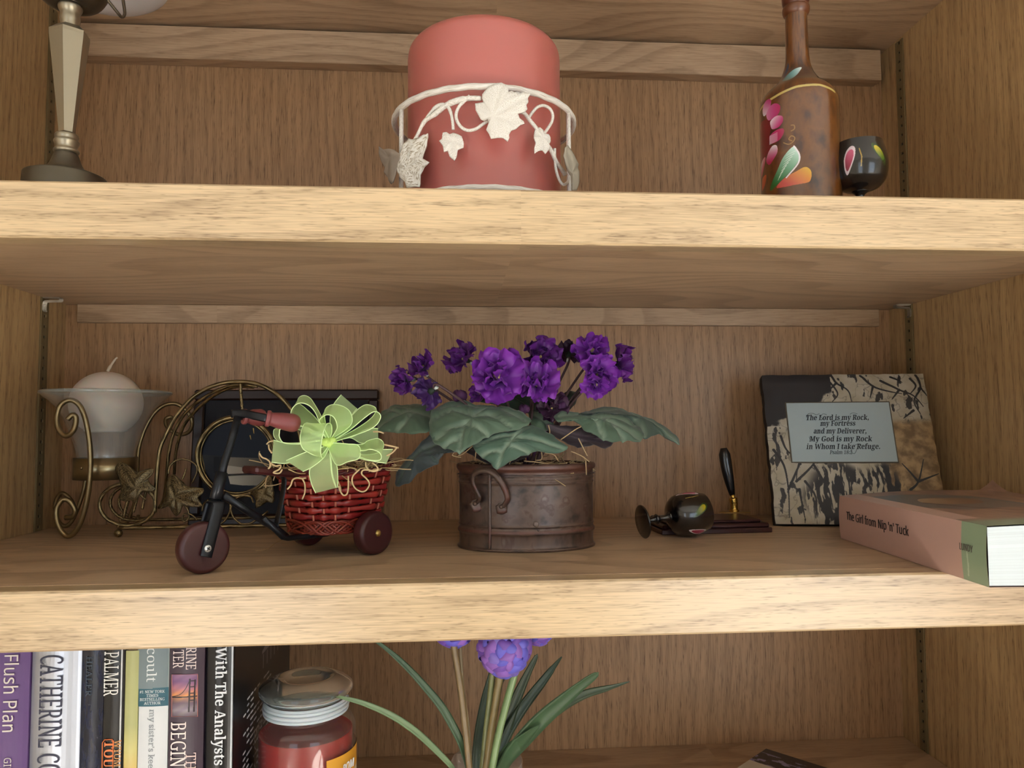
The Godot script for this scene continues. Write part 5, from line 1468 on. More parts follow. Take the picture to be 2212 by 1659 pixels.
func build_plaque() -> void:
	var bl := Vector3(0.3327, 0.0, -0.297)
	var u := Vector3(0.985, 0, 0.172).normalized()
	var n0 := Vector3(-u.z, 0, u.x)
	var tilt := 0.29
	var up := (Vector3.UP * cos(tilt) - n0 * sin(tilt)).normalized()
	var n := u.cross(up).normalized()
	var w := 0.198; var h := 0.1905; var th := 0.013
	var xf := Transform3D(Basis(u, up, n), bl + n0 * 0.0)
	var t := thing("stone_plaque", "black and cream stone plaque with a blue verse card leaning in the right corner", "plaque", bl + u * w * 0.5)
	var N := 768
	var im := Image.create(N, N, false, Image.FORMAT_RGB8)
	var ns := FastNoiseLite.new(); ns.seed = 3; ns.frequency = 1.0; ns.fractal_octaves = 4
	var cream := rgb8(198, 192, 178); var dark := rgb8(44, 42, 44)
	for y in N:
		for x in N:
			var fx := float(x) / N; var fy := float(y) / N
			var c := cream.lerp(rgb8(170, 158, 132), 0.5 + 0.6 * ns.get_noise_2d(fx * 7, fy * 7))
			var k := 0.0
			# bark in the lower middle: tall dark streaks broken by pale slivers
			var bark := ns.get_noise_2d(fx * 26.0 + 0.5 * ns.get_noise_2d(fx * 3, fy * 5), fy * 4.5) + 0.08
			var inb := smoothstep(0.60, 0.66, fy + 0.03 * sin(fx * 20.0)) * smoothstep(0.17, 0.27, fx + 0.04 * sin(fy * 17.0)) * (1.0 - smoothstep(0.66, 0.72, fx - (fy - 0.6) * 0.5))
			k = maxf(k, inb * smoothstep(-0.03, 0.06, bark))
			var rightb := smoothstep(0.80, 0.84, fy + 0.06 * ns.get_noise_2d(fx * 9, 3.0)) * smoothstep(0.6, 0.7, fx)
			k = maxf(k, rightb * smoothstep(-0.06, 0.04, bark))
			# the solid dark corner
			var cor := (0.35 - fx) * 1.0 + (0.30 - fy) * 1.1 + 0.05 * ns.get_noise_2d(fx * 8, fy * 8)
			if fx < 0.42 and fy < 0.36: k = maxf(k, smoothstep(0.14, 0.17, cor + 0.02 - 0.1 * smoothstep(0.20, 0.34, fy)))
			# tan maple leaf area on the right
			var tan := smoothstep(0.30, 0.36, fy) * (1.0 - smoothstep(0.78, 0.85, fy)) * smoothstep(0.66, 0.74, fx + 0.12 * (fy - 0.5))
			c = c.lerp(rgb8(176, 148, 108).lerp(rgb8(120, 96, 66), clampf(0.5 + 1.3 * ns.get_noise_2d(fx * 11, fy * 11), 0, 1)), tan)
			var vein := absf(ns.get_noise_2d(fx * 4.5 + 20.0, fy * 4.5))
			k = maxf(k, (1.0 - smoothstep(0.0, 0.05, vein)) * 0.30 * (1.0 - tan) * (1.0 - inb))
			k = maxf(k, smoothstep(0.30, 0.36, ns.get_noise_2d(fx * 13.0 + 40.0, fy * 6.0)) * (1.0 - tan) * 0.9)
			im.set_pixel(x, y, c.lerp(dark, clampf(k, 0, 1)))
	for s in [[20, 400, 60, 480, 70, 600, 60, 740], [70, 600, 110, 520, 150, 430, 170, 330], [60, 330, 80, 400, 130, 450], [150, 560, 190, 640, 180, 740], [240, 330, 210, 400, 216, 470], [330, 0, 350, 50, 400, 90, 410, 150], [350, 50, 300, 100], [470, 10, 520, 70, 600, 100, 650, 110], [520, 70, 500, 130], [730, 10, 740, 80, 700, 150, 720, 220], [740, 80, 766, 120], [610, 20, 660, 50], [690, 200, 640, 240], [300, 20, 330, 60, 350, 110, 320, 150], [180, 330, 150, 420, 120, 500, 110, 560], [110, 560, 200, 470, 240, 380], [200, 480, 250, 600, 262, 700], [120, 600, 130, 740], [560, 40, 640, 90, 700, 120, 740, 180], [640, 90, 600, 140], [700, 30, 720, 70, 690, 110], [620, 600, 660, 560, 700, 450], [660, 560, 760, 520], [660, 560, 600, 470]]:
		stroke(im, smooth2(trace(s), 5, false), 12, dark, 3)
	var st := mb()
	# front face as a slightly uneven stone sheet with soft edges
	var hgt := func(fx: float, fy: float) -> Vector3:
		var wob := 0.0012 * ns.get_noise_2d(fx * 6.0 + 50.0, fy * 6.0)
		return Vector3(fx * w, fy * h, th + wob)
	var rows := []
	for i in 31:
		var row := PackedVector3Array()
		for j in 31:
			var fx := j / 30.0; var fy := i / 30.0
			var p: Vector3 = hgt.call(fx, fy)
			var ed := minf(minf(fx, 1.0 - fx), minf(fy, 1.0 - fy))
			if ed < 0.001: p.z -= 0.0022
			p.x += 0.0016 * ns.get_noise_2d(fy * 8.0, 9.0) * (1.0 if absf(fx - 0.5) > 0.49 else 0.0)
			p.y += 0.0012 * ns.get_noise_2d(fx * 8.0, 19.0) * (1.0 if fy > 0.99 else 0.0)
			row.append(xf * p)
		rows.append(row)
	sheet(st, rows)
	part("stone_face", st, mat(Color.WHITE, 0.5, 0.0, {"albedo_texture": tex(im)}), t)
	st = mb()
	var rim0 := []
	for i in 31: rim0.append(rows[0][i])
	for i in range(1, 31): rim0.append(rows[i][30])
	for i in range(29, -1, -1): rim0.append(rows[30][i])
	for i in range(29, 0, -1): rim0.append(rows[i][0])
	var back := PackedVector3Array()
	for p in rim0: back.append(p - n * th)
	sheet(st, [PackedVector3Array(rim0), back], true)
	for i in back.size(): tri(st, xf * Vector3(w * 0.5, h * 0.5, 0), back[i], back[(i + 1) % back.size()])
	part("stone_edge", st, mat(rgb8(40, 38, 40), 0.7), t)
	# card and verse
	var q := []
	for v in [[1697, 871], [1921, 869], [1938, 998], [1713, 997]]: q.append(xf.affine_inverse() * on_plane(v[0], v[1], xf * Vector3(0, 0, th + 0.001), n))
	var x0: float = (q[0].x + q[3].x) * 0.5; var x1: float = (q[1].x + q[2].x) * 0.5; var y1: float = (q[0].y + q[1].y) * 0.5; var y0: float = (q[2].y + q[3].y) * 0.5
	st = mb(true)
	box(st, Vector3(x0 - 0.0016, y0 - 0.0016, th - 0.004), Vector3(x1 + 0.0016, y1 + 0.0016, th + 0.0009), 0.0006, 0, Vector2.ZERO, xf)
	part("card_recess", st, mat(rgb8(92, 84, 70), 0.7), t)
	st = mb(true)
	box(st, Vector3(x0, y0, th - 0.003), Vector3(x1, y1, th + 0.0014), 0.0002, 0, Vector2.ZERO, xf)
	var card := part("verse_card", st, mat(rgb8(176, 192, 196), 0.6), t, "pale blue card with a calligraphy verse")
	var ink := mat(rgb8(34, 36, 42), 0.7)
	var cap := (y1 - y0) / 10.8
	var lines := ["The Lord is my Rock,", "my Fortress", "and my Deliverer,", "My God is my Rock", "in Whom I take Refuge.", "Psalm 18:2"]
	var yc := [905.0, 917.5, 934.0, 951.0, 967.5, 980.0]
	var xcs := [1809.0, 1810.0, 1815.0, 1816.0, 1822.0, 1817.0]
	var wid := [137.0, 76.0, 114.0, 135.0, 158.0, 48.0]
	for i in lines.size():
		var m: Vector3 = xf.affine_inverse() * on_plane(xcs[i], yc[i] - 3, xf * Vector3(0, 0, th + 0.0015), n)
		var o := letters(card, lines[i], xf * Transform3D(Basis(), Vector3(m.x, m.y, th + 0.0015)), cap * (0.95 if i < 5 else 0.62), ink, true, i < 5, 0.22)
		var tw: float = (o.mesh as TextMesh).get_aabb().size.x
		var want: float = wid[i] * (x1 - x0) / 225.0
		o.transform = o.transform * Transform3D(Basis.from_scale(Vector3(want / tw, 1, 1)), Vector3.ZERO)
	# little flourishes on the tall capitals
	st = mb()
	for s in [[1742, 902, 1746, 894, 1756, 893, 1764, 896, 1770, 893], [1778, 905, 1773, 900, 1778, 894, 1786, 896], [1795, 912, 1802, 908, 1812, 909, 1820, 907], [1748, 944, 1751, 950, 1758, 948, 1760, 942], [1843, 968, 1838, 974, 1846, 980, 1852, 968], [1836, 895, 1842, 892, 1852, 894], [1846, 962, 1852, 960, 1862, 962]]:
		var pp := PackedVector3Array()
		for v in trace(s): pp.append(on_plane(v.x, v.y, xf * Vector3(0, 0, th + 0.0016), n))
		tube(st, smooth(pp, 4), 0.00022, 5)
	part("flourish", st, ink, card)
	# prop leg behind, dark
	st = mb(true)
	box(st, Vector3(w * 0.44, 0.004, -0.003), Vector3(w * 0.56, h * 0.8, 0.0), 0.0005, 0, Vector2.ZERO, xf)
	part("back_board", st, M.black, t)

func build_novel() -> void:
	var a := Vector3(0.3586, 0.0, -0.1876)               # back end of the spine
	var s := (Vector3(0.342, 0, 0.059) - a)
	var len := s.length()
	s = s.normalized()
	var w := Vector3(s.z, 0, -s.x)
	var wid := 0.166
	var th := 0.0455
	var t := thing("paperback_novel", "thick pink paperback novel lying flat with its white page ends over the shelf edge", "book", a + s * len * 0.5 + w * wid * 0.5)
	var top_y := func(fu: float, fw: float) -> float:        # the cover is a little bowed and its far corner has curled up
		return th + 0.0035 * sin(PI * clampf(fw * 1.1, 0, 1)) * (1.0 - 0.35 * fu) + 0.006 * fw * fw * (1.0 - fu) + 0.010 * pow(clampf((fw - 0.90) / 0.1, 0, 1), 1.5) * pow(clampf(1.0 - fu * 9.0, 0, 1), 1.5)
	var P := func(fu: float, fw: float, y: float) -> Vector3: return a + s * (fu * len) + w * (fw * wid) + Vector3(0, y, 0)
	var sp := Image.create(512, 96, false, Image.FORMAT_RGB8)
	for y in 96:
		for x in 512: sp.set_pixel(x, y, rgb8(206, 168, 156) if x < 448 else rgb8(152, 174, 144))
	stroke(sp, PackedVector2Array([Vector2(462, 40), Vector2(464, 70), Vector2(462, 88)]), 3, rgb8(190, 206, 182))
	var co := mottled(512, 512, [rgb8(126, 98, 86), rgb8(150, 118, 102), rgb8(164, 130, 112), rgb8(140, 112, 104)], Vector2(4, 6), 12)
	fill(co, trace([60, 60, 250, 40, 330, 130, 300, 330, 120, 330, 70, 200]), rgb8(96, 96, 98), rgb8(128, 112, 104), Vector2(60, 60), Vector2(300, 330))
	fill(co, smooth2(trace([150, 140, 210, 110, 250, 170, 240, 250, 180, 280, 150, 210]), 4), rgb8(178, 150, 118), rgb8(120, 84, 64), Vector2(150, 140), Vector2(250, 250))
	stroke(co, trace([210, 110, 300, 160, 360, 260]), 12, rgb8(84, 56, 46), 5)
	stroke(co, trace([70, 120, 160, 330, 330, 360]), 14, rgb8(92, 100, 108), 30)
	for y in 512:
		for x in range(430, 512): co.set_pixel(x, y, co.get_pixel(x, y).lerp(rgb8(146, 160, 138), smoothstep(430, 470, x)))
	for y in 60:
		for x in 430: co.set_pixel(x, y, rgb8(198, 162, 148))
	var st := mb()
	var rows := []
	for i in 25:
		var row := PackedVector3Array()
		for j in 9:
			var f := j / 8.0
			row.append(P.call(i / 24.0, -0.012 * sin(PI * f) * 0.6, lerpf(0.0004, top_y.call(i / 24.0, 0.0), f)))
		rows.append(row)
	var strip := func(r: Array, called: String, m: Material) -> MeshInstance3D:
		var q := mb()
		for i in r.size() - 1:
			for j in r[0].size() - 1:
				var nr: float = r.size() - 1; var nc: float = r[0].size() - 1
				quad(q, r[i][j], r[i + 1][j], r[i + 1][j + 1], r[i][j + 1], Vector2(i / nr, 1.0 - j / nc), Vector2((i + 1) / nr, 1.0 - j / nc), Vector2((i + 1) / nr, 1.0 - (j + 1) / nc), Vector2(i / nr, 1.0 - (j + 1) / nc))
		return part(called, q, m, t)
	var spine: MeshInstance3D = strip.call(rows, "spine", mat(Color.WHITE, 0.38, 0.0, {"albedo_texture": tex(sp)}))
	rows = []
	for i in 33:
		var row := PackedVector3Array()
		for j in 25:
			row.append(P.call(i / 32.0, 1.0 - j / 24.0, top_y.call(i / 32.0, 1.0 - j / 24.0)))
		rows.append(row)
	strip.call(rows, "front_cover", mat(Color.WHITE, 0.34, 0.0, {"albedo_texture": tex(co)}))
	rows = []
	for i in 2:
		var row := PackedVector3Array()
		for j in 2: row.append(P.call(float(i), float(j), 0.0003))
		rows.append(row)
	strip.call(rows, "back_cover", mat(rgb8(206, 168, 156), 0.4))
	# block of pages: ends show fine leaves
	var pg := Image.create(64, 256, false, Image.FORMAT_RGB8)
	var g := RandomNumberGenerator.new(); g.seed = 2
	for y in 256:
		var c := rgb8(226, 236, 240).lerp(rgb8(204, 212, 216), g.randf() * 0.7)
		for x in 64: pg.set_pixel(x, y, c)
	st = mb()
	var e := 0.0012
	for k in [0.0 + 0.006, 1.0 - 0.006]:
		for j in 16:
			var f0 := 0.006 + 0.975 * j / 16.0; var f1 := 0.006 + 0.975 * (j + 1) / 16.0
			quad(st, P.call(k, f0, e), P.call(k, f1, e), P.call(k, f1, top_y.call(k, f1) - e), P.call(k, f0, top_y.call(k, f0) - e), Vector2(0, 1), Vector2(1, 1), Vector2(1, 0), Vector2(0, 0))
	quad(st, P.call(0.006, 0.981, e), P.call(0.994, 0.981, e), P.call(0.994, 0.981, th), P.call(0.006, 0.981, th), Vector2(0, 1), Vector2(1, 1), Vector2(1, 0), Vector2(0, 0))
	part("pages", st, mat(Color.WHITE, 0.85, 0.0, {"albedo_texture": tex(pg)}), t)
	var ink := mat(rgb8(44, 34, 32), 0.6)
	var tb := Basis(s, Vector3.UP, -w)
	var title := letters(spine, "The Girl from Nip 'n' Tuck", Transform3D(tb, P.call(0.30, -0.0078, 0.0195)), 0.0082, ink, false, false, 0.0, 0.78)
	var tw: float = (title.mesh as TextMesh).get_aabb().size.x
	var l0 := (on_plane(1829, 1115, P.call(0, -0.008, 0), w) - a).dot(s); var l1 := (on_plane(1963, 1150, P.call(0, -0.008, 0), w) - a).dot(s)
	var by := on_plane(1892, 1130, P.call(0, -0.008, 0), w).y
	title.transform = Transform3D(Basis(), -origin_of(spine)) * Transform3D(Basis(s * (l1 - l0) / tw, Vector3.UP, -w), a + s * (l0 + l1) * 0.5 - w * 0.0016 + Vector3(0, by, 0))
	var la := on_plane(2073, 1180, P.call(0, -0.008, 0), w); var lb := on_plane(2101, 1186, P.call(0, -0.008, 0), w)
	var au := letters(spine, "LUNDY", Transform3D(tb, a), 0.0052, mat(rgb8(92, 84, 76), 0.6), false, false, 0.0, 0.8)
	tw = (au.mesh as TextMesh).get_aabb().size.x
	au.transform = Transform3D(Basis(), -origin_of(spine)) * Transform3D(Basis(s * (lb - la).dot(s) / tw, Vector3.UP, -w), a + s * ((la + lb) * 0.5 - a).dot(s) - w * 0.0016 + Vector3(0, (la.y + lb.y) * 0.5, 0))
# ---------- lower shelf ----------
func build_books() -> void:
	var zf := -0.045
	var X := func(px: float) -> float: return at(px, 1520, zf).x
	var Yp := func(px: float, py: float) -> float: return at(px, py, zf).y
	var paper := mat(rgb8(226, 216, 196), 0.9)
	var make := func(px0: float, px1: float, label: String, m: Material, hgt: float, depth: float, bulge: float) -> Node3D:
		var x0: float = X.call(px0) + 0.0003; var x1: float = X.call(px1) - 0.0003
		var t := thing("book", label, "book", Vector3((x0 + x1) * 0.5, Y_LOW, zf - depth * 0.5), "books standing on the lower shelf")
		var th := 0.0022 if bulge > 0.001 else 0.0007
		var prof := PackedVector2Array()             # x, z of the cover seen from above
		for i in 13:
			var f := i / 12.0
			prof.append(Vector2(lerpf(x0, x1, f), zf - bulge * pow(2.0 * f - 1.0, 2.0)))
		var inn := PackedVector2Array([Vector2(x1 - th, zf - bulge - th * 1.4), Vector2(x0 + th, zf - bulge - th * 1.4)])
		var poly := PackedVector2Array([Vector2(x0, zf - depth)])
		poly.append_array(prof)
		poly.append_array(PackedVector2Array([Vector2(x1, zf - depth), Vector2(x1 - th, zf - depth), inn[0], inn[1], Vector2(x0 + th, zf - depth)]))
		var st := mb(true)
		var loop := poly.size()
		for i in loop:
			var a := poly[i]; var b := poly[(i + 1) % loop]
			var ua := (a.x - x0) / (x1 - x0); var ub := (b.x - x0) / (x1 - x0)
			quad(st, Vector3(a.x, Y_LOW, a.y), Vector3(b.x, Y_LOW, b.y), Vector3(b.x, Y_LOW + hgt, b.y), Vector3(a.x, Y_LOW + hgt, a.y), Vector2(ua, 1), Vector2(ub, 1), Vector2(ub, 0), Vector2(ua, 0))
		var q := poly.duplicate()
		var idx := Geometry2D.triangulate_polygon(q)
		for y in [Y_LOW, Y_LOW + hgt]:
			for k in range(0, idx.size(), 3): tri(st, Vector3(q[idx[k]].x, y, q[idx[k]].y), Vector3(q[idx[k + 1]].x, y, q[idx[k + 1]].y), Vector3(q[idx[k + 2]].x, y, q[idx[k + 2]].y))
		part("cover", st, m, t)
		st = mb(true)
		box(st, Vector3(x0 + th + 0.0002, Y_LOW + (0.003 if bulge > 0.001 else 0.0004), zf - depth + 0.003), Vector3(x1 - th - 0.0002, Y_LOW + hgt - (0.003 if bulge > 0.001 else 0.0004), zf - bulge - th * 1.5), 0.0003)
		part("pages", st, paper, t)
		return t
	var down := Basis(Vector3(0, -1, 0), Vector3(1, 0, 0), Vector3(0, 0, 1))
	# words running down a spine: between two heights of the photograph, between two sides
	var words := func(t: Node3D, txt: String, xa: float, xb: float, ya: float, yb: float, c: Color, serif: bool, bold: bool, z: float, metal := 0.0) -> void:
		var o := letters(t, txt, Transform3D(), 0.02, mat(c, 0.4, metal), serif, bold)
		var bb: AABB = (o.mesh as TextMesh).get_aabb()
		var p0 := at((xa + xb) * 0.5, ya, z); var p1 := at((xa + xb) * 0.5, yb, z)
		var sx := (p0.y - p1.y) / bb.size.x
		var sy := (at(xb, ya, z).x - at(xa, ya, z).x) / bb.size.y
		var mid := (p0 + p1) * 0.5
		o.transform = Transform3D(Basis(), -origin_of(t)) * Transform3D(Basis(down.x * sx, down.y * sy, down.z), mid) * Transform3D(Basis(), -bb.get_center())
	var z1 := zf + 0.0004
	var t: Node3D = make.call(-62, 59, "purple hardcover book with pale lettering, leftmost of the standing books", mat(rgb8(92, 58, 116), 0.42), 0.247, 0.165, 0.003)
	words.call(t, "Flush Plan", 7, 39, 1415, 1581, rgb8(216, 204, 196), false, false, z1)
	words.call(t, "GIM", 8, 24, 1637, 1672, rgb8(206, 194, 190), false, false, z1)
	var silver := Image.create(128, 8, false, Image.FORMAT_RGB8)
	for x in 128:
		for y in 8: silver.set_pixel(x, y, rgb8(176, 178, 186).lerp(rgb8(206, 212, 226), smoothstep(0, 127, x)))
	t = make.call(59, 172, "thick silver hardcover book with large dark blue serif letters on its spine", mat(Color.WHITE, 0.30, 0.55, {"albedo_texture": tex(silver)}), 0.246, 0.165, 0.005)
	words.call(t, "CATHERINE", 84, 134, 1416, 1614, rgb8(24, 24, 54), true, false, z1)
	words.call(t, "COULTER", 78, 127, 1629, 1800, rgb8(24, 24, 54), true, false, z1)
	var night := mottled(128, 512, [rgb8(10, 12, 24), rgb8(14, 18, 36), rgb8(20, 28, 56), rgb8(12, 14, 26)], Vector2(2, 5), 17)
	fill(night, trace([0, 512, 0, 400, 60, 330, 128, 300, 128, 512]), rgb8(88, 46, 34), rgb8(30, 18, 18), Vector2(0, 400), Vector2(100, 512))
	t = make.call(172, 222, "dark blue glossy book with dim lettering beside the thick silver book", mat(Color.WHITE, 0.22, 0.0, {"albedo_texture": tex(night)}), 0.243, 0.15, 0.0016)
	words.call(t, "HEALER", 186, 199, 1418, 1504, rgb8(40, 58, 74), true, false, z1)
	t = make.call(222, 268, "black glossy book with bold white letters and an orange word lower down", mat(rgb8(18, 17, 18), 0.22), 0.243, 0.15, 0.0012)
	words.call(t, "PALMER", 225, 256, 1408, 1503, rgb8(232, 228, 222), true, false, z1)
	words.call(t, "WYOMING", 246, 261, 1598, 1690, rgb8(214, 150, 84), true, false, z1)
	words.call(t, "TOUGH", 224, 245, 1600, 1700, rgb8(226, 116, 48), true, true, z1)
	var st := mb()
	var e := PackedVector3Array()
	for q in [[221, 1605], [226, 1598], [243, 1597], [244, 1605]]: e.append(at(q[0], q[1], z1))
	e.insert(0, at(220, 1720, z1)); e.append(at(243, 1720, z1))
	tube(st, e, 0.0004, 6)
	part("title_border", st, mat(rgb8(216, 110, 50), 0.4), t)
	st = mb(true)
	var sa := at(262, 1400, z1); var sb := at(265, 1400, z1)
	box(st, Vector3(sa.x, Y_LOW, zf - 0.0006), Vector3(sb.x, Y_LOW + 0.243, zf + 0.0002), 0)
	part("edge_stripe", st, mat(rgb8(206, 206, 206), 0.3), t)
	var dawn := Image.create(32, 512, false, Image.FORMAT_RGB8)
	var ramp := [rgb8(176, 176, 118), rgb8(206, 196, 126), rgb8(214, 178, 104), rgb8(186, 128, 76), rgb8(96, 52, 46), rgb8(60, 34, 36)]
	for y in 512:
		var f := clampf((y / 512.0 - 0.24) / 0.42, 0, 0.999) * 5.0
		for x in 32: dawn.set_pixel(x, y, (ramp[int(f)] as Color).lerp(ramp[int(f) + 1], f - floorf(f)))
	t = make.call(268, 298, "slim book with a spine fading from yellow to brown like a sunset", mat(Color.WHITE, 0.32, 0.0, {"albedo_texture": tex(dawn)}), 0.242, 0.15, 0.0008)
	t = make.call(298, 363, "white paperback with a grey top and a teal band across its spine", mat(rgb8(214, 216, 218), 0.36), 0.245, 0.15, 0.0012)
	var band := func(called: String, px0: float, px1: float, ya: float, yb: float, m: Material, parent: Node3D, lift_by := 0.0002) -> MeshInstance3D:
		var s2 := mb(true)
		var a := at(px0, ya, zf); var b := at(px1, yb, zf)
		var pa := PackedVector3Array(); var pb := PackedVector3Array()
		for i in 13:
			var f := i / 12.0
			var zz := zf + lift_by - 0.0012 * pow(2 * f - 1, 2)
			pa.append(Vector3(lerpf(a.x, b.x, f), a.y, zz)); pb.append(Vector3(lerpf(a.x, b.x, f), b.y, zz))
		for i in 12: quad(s2, pa[i], pa[i + 1], pb[i + 1], pb[i], Vector2(i / 12.0, 0), Vector2((i + 1) / 12.0, 0), Vector2((i + 1) / 12.0, 1), Vector2(i / 12.0, 1))
		return part(called, s2, m, parent)
	band.call("grey_panel", 298.6, 362.4, 1340, 1487, mat(rgb8(116, 130, 134), 0.36), t)
	var teal: MeshInstance3D = band.call("teal_band", 298.6, 362.4, 1487, 1525, mat(rgb8(40, 92, 108), 0.36), t)
	words.call(t, "coult", 317, 339, 1400, 1473, rgb8(226, 230, 230), true, false, z1)
	words.call(t, "my sister's keeper", 317, 334, 1533, 1690, rgb8(150, 154, 158), true, false, z1)
	var tl := ["#1 NEW YORK", "TIMES", "BESTSELLING", "AUTHOR"]
	var tw := [54.0, 26.0, 54.0, 36.0]
	for i in 4:
		var o := letters(teal, tl[i], Transform3D(), 0.003, mat(rgb8(220, 228, 230), 0.5), true, false, 0.15 if i == 1 else 0.0)
		var bb: AABB = (o.mesh as TextMesh).get_aabb()
		var c := at(329.0, 1494.0 + i * 8.2, z1)
		var kx: float = tw[i] * (at(301, 1494, z1).x - at(300, 1494, z1).x) / bb.size.x
		o.transform = Transform3D(Basis(), -origin_of(teal)) * Transform3D(Basis.from_scale(Vector3(kx, 0.0022 / bb.size.y, 1)), c) * Transform3D(Basis(), -bb.get_center())
	t = make.call(363, 440, "dark purple paperback with white red-edged letters and a bridge picture on its spine", mat(rgb8(62, 46, 60), 0.3), 0.244, 0.15, 0.0016)
	words.call(t, "RINE", 402, 424, 1398, 1446, rgb8(232, 214, 210), true, false, z1)
	words.call(t, "TER", 374, 397, 1404, 1443, rgb8(232, 214, 210), true, false, z1)
	words.call(t, "BEGINNING", 368, 401, 1560, 1740, rgb8(236, 222, 216), true, false, z1)
	words.call(t, "THE", 401, 423, 1626, 1680, rgb8(224, 196, 190), true, false, z1)
	var br := Image.create(96, 160, false, Image.FORMAT_RGB8)
	var sky := [rgb8(150, 110, 140), rgb8(126, 86, 130), rgb8(190, 120, 130), rgb8(226, 150, 80), rgb8(110, 90, 100), rgb8(150, 140, 146), rgb8(96, 80, 84)]
	for y in 160:
		var f := y / 160.0 * 5.99
		for x in 96: br.set_pixel(x, y, (sky[int(f)] as Color).lerp(sky[int(f) + 1], f - floorf(f)).lerp(rgb8(96, 70, 110), 0.25 * (0.5 + 0.5 * sin(x * 0.13 + y * 0.21))))
	for s in [[66, 20, 64, 140], [84, 24, 82, 140]]: stroke(br, trace(s), 5, rgb8(44, 34, 40))
	for y in [26, 48, 72, 98]: stroke(br, trace([66, y, 83, y]), 3, rgb8(44, 34, 40))
	stroke(br, smooth2(trace([0, 84, 30, 76, 50, 56, 66, 22]), 5, false), 2, rgb8(50, 40, 46))
	stroke(br, trace([0, 86, 96, 84]), 4, rgb8(44, 36, 40))
	band.call("bridge_picture", 371, 427, 1457, 1548, mat(Color.WHITE, 0.3, 0.0, {"albedo_texture": tex(br)}), t, 0.0004)
	st = mb()
	e = PackedVector3Array()
	for q in [[371, 1457], [427, 1457], [427, 1548], [371, 1548]]: e.append(at(q[0], q[1], z1))
	tube(st, e, 0.0003, 4, true)
	part("picture_border", st, mat(rgb8(206, 130, 120), 0.4), t)
	t = make.call(441, 502, "black hardcover book with white serif letters on its spine, last before the jar candle", mat(rgb8(20, 20, 24), 0.2), 0.247, 0.215, 0.003)
	words.call(t, "With The Analysts", 457, 489, 1398, 1653, rgb8(222, 224, 228), true, true, z1)
	# faint print on the front board that faces right
	var fc := Image.create(256, 512, false, Image.FORMAT_RGB8)
	fc.fill(rgb8(20, 20, 24))
	var g := RandomNumberGenerator.new(); g.seed = 4
	for k in 4: stroke(fc, trace([70 + k * 30, 34 + k * 3, 120 + k * 30, 28 + k * 3]), 3, rgb8(170, 170, 176))
	fill(fc, trace([110, 74, 180, 48, 250, 74, 250, 80, 110, 80]), rgb8(140, 136, 138), rgb8(96, 92, 96), Vector2(110, 74), Vector2(250, 74))
	for k in 8: stroke(fc, trace([116 + k * 18, 84, 116 + k * 18, 108]), 4, rgb8(130, 128, 130))
	for r in 16:
		for k in 9:
			if g.randf() < 0.8: stroke(fc, trace([36 + k * 14, 130 + r * 11, 36 + k * 14 + g.randf_range(5, 11), 130 + r * 11]), 2.8, rgb8(196, 200, 206))
	var bx: float = X.call(502) - 0.0002
	st = mb(true)
	quad(st, Vector3(bx, Y_LOW + 0.247, zf - 0.006), Vector3(bx, Y_LOW + 0.247, zf - 0.213), Vector3(bx, Y_LOW + 0.001, zf - 0.213), Vector3(bx, Y_LOW + 0.001, zf - 0.006))
	part("printed_board", st, mat(Color.WHITE, 0.32, 0.0, {"albedo_texture": tex(fc)}), t)
	st = mb(true)
	box(st, Vector3(bx - 0.0022, Y_LOW + 0.001, zf - 0.0036), Vector3(bx - 0.0004, Y_LOW + 0.246, zf - 0.0022), 0)
	part("spine_stripe", st, mat(rgb8(196, 200, 206), 0.3), t)
	# a small book lying flat, its corner just in view at the lower right
	var top := Y_LOW + 0.021
	var c0 := on(1655, 1617, top); var c1 := on(1590, 1660, top); var c2 := on(1822, 1662, top)
	var ua := (c1 - c0).normalized(); var ub := (c2 - c0).normalized()
	ub = (ub - ua * ub.dot(ua)).normalized()
	var lx := 0.15; var ly := 0.20
	t = thing("book", "cream covered book lying flat on the lower shelf, only its corner in view", "book", Vector3(c0.x, Y_LOW, c0.z) + (ua * lx + ub * ly) * 0.5, "")
	var bf := Transform3D(Basis(ua, Vector3.UP, ua.cross(Vector3.UP)), c0 - Vector3(0, 0.021, 0))
	var sgn := 1.0 if bf.basis.z.dot(ub) > 0.0 else -1.0
	var zz0 := 0.0 if sgn > 0.0 else -ly
	var cv := Image.create(256, 256, false, Image.FORMAT_RGB8)
	cv.fill(rgb8(206, 196, 176))
	var nn := FastNoiseLite.new(); nn.seed = 6; nn.frequency = 0.035
	for y in 256:
		for x in 74:
			cv.set_pixel(x, y, rgb8(140, 134, 172) if nn.get_noise_2d(x * 1.4, y) > 0.12 and x > 20 else rgb8(50, 38, 34))
	st = mb(true)
	var P := func(u: float, y: float, v: float) -> Vector3: return c0 - Vector3(0, 0.021 - y, 0) + ua * u + ub * v
	quad(st, P.call(0, 0.021, 0), P.call(lx, 0.021, 0), P.call(lx, 0.021, ly), P.call(0, 0.021, ly), Vector2(0, 0), Vector2(1, 0), Vector2(1, 1), Vector2(0, 1))
	quad(st, P.call(0, 0.0202, 0), P.call(lx, 0.0202, 0), P.call(lx, 0.0202, ly), P.call(0, 0.0202, ly), Vector2(0, 0), Vector2(1, 0), Vector2(1, 1), Vector2(0, 1))
	for q in [[0, 0, lx, 0], [lx, 0, lx, ly], [lx, ly, 0, ly], [0, ly, 0, 0]]: quad(st, P.call(q[0], 0.021, q[1]), P.call(q[2], 0.021, q[3]), P.call(q[2], 0.0202, q[3]), P.call(q[0], 0.0202, q[1]), Vector2.ZERO, Vector2(0.01, 0), Vector2(0.01, 0.01), Vector2(0, 0.01))
	part("front_cover", st, mat(Color.WHITE, 0.4, 0.0, {"albedo_texture": tex(cv)}), t)
	st = mb(true)
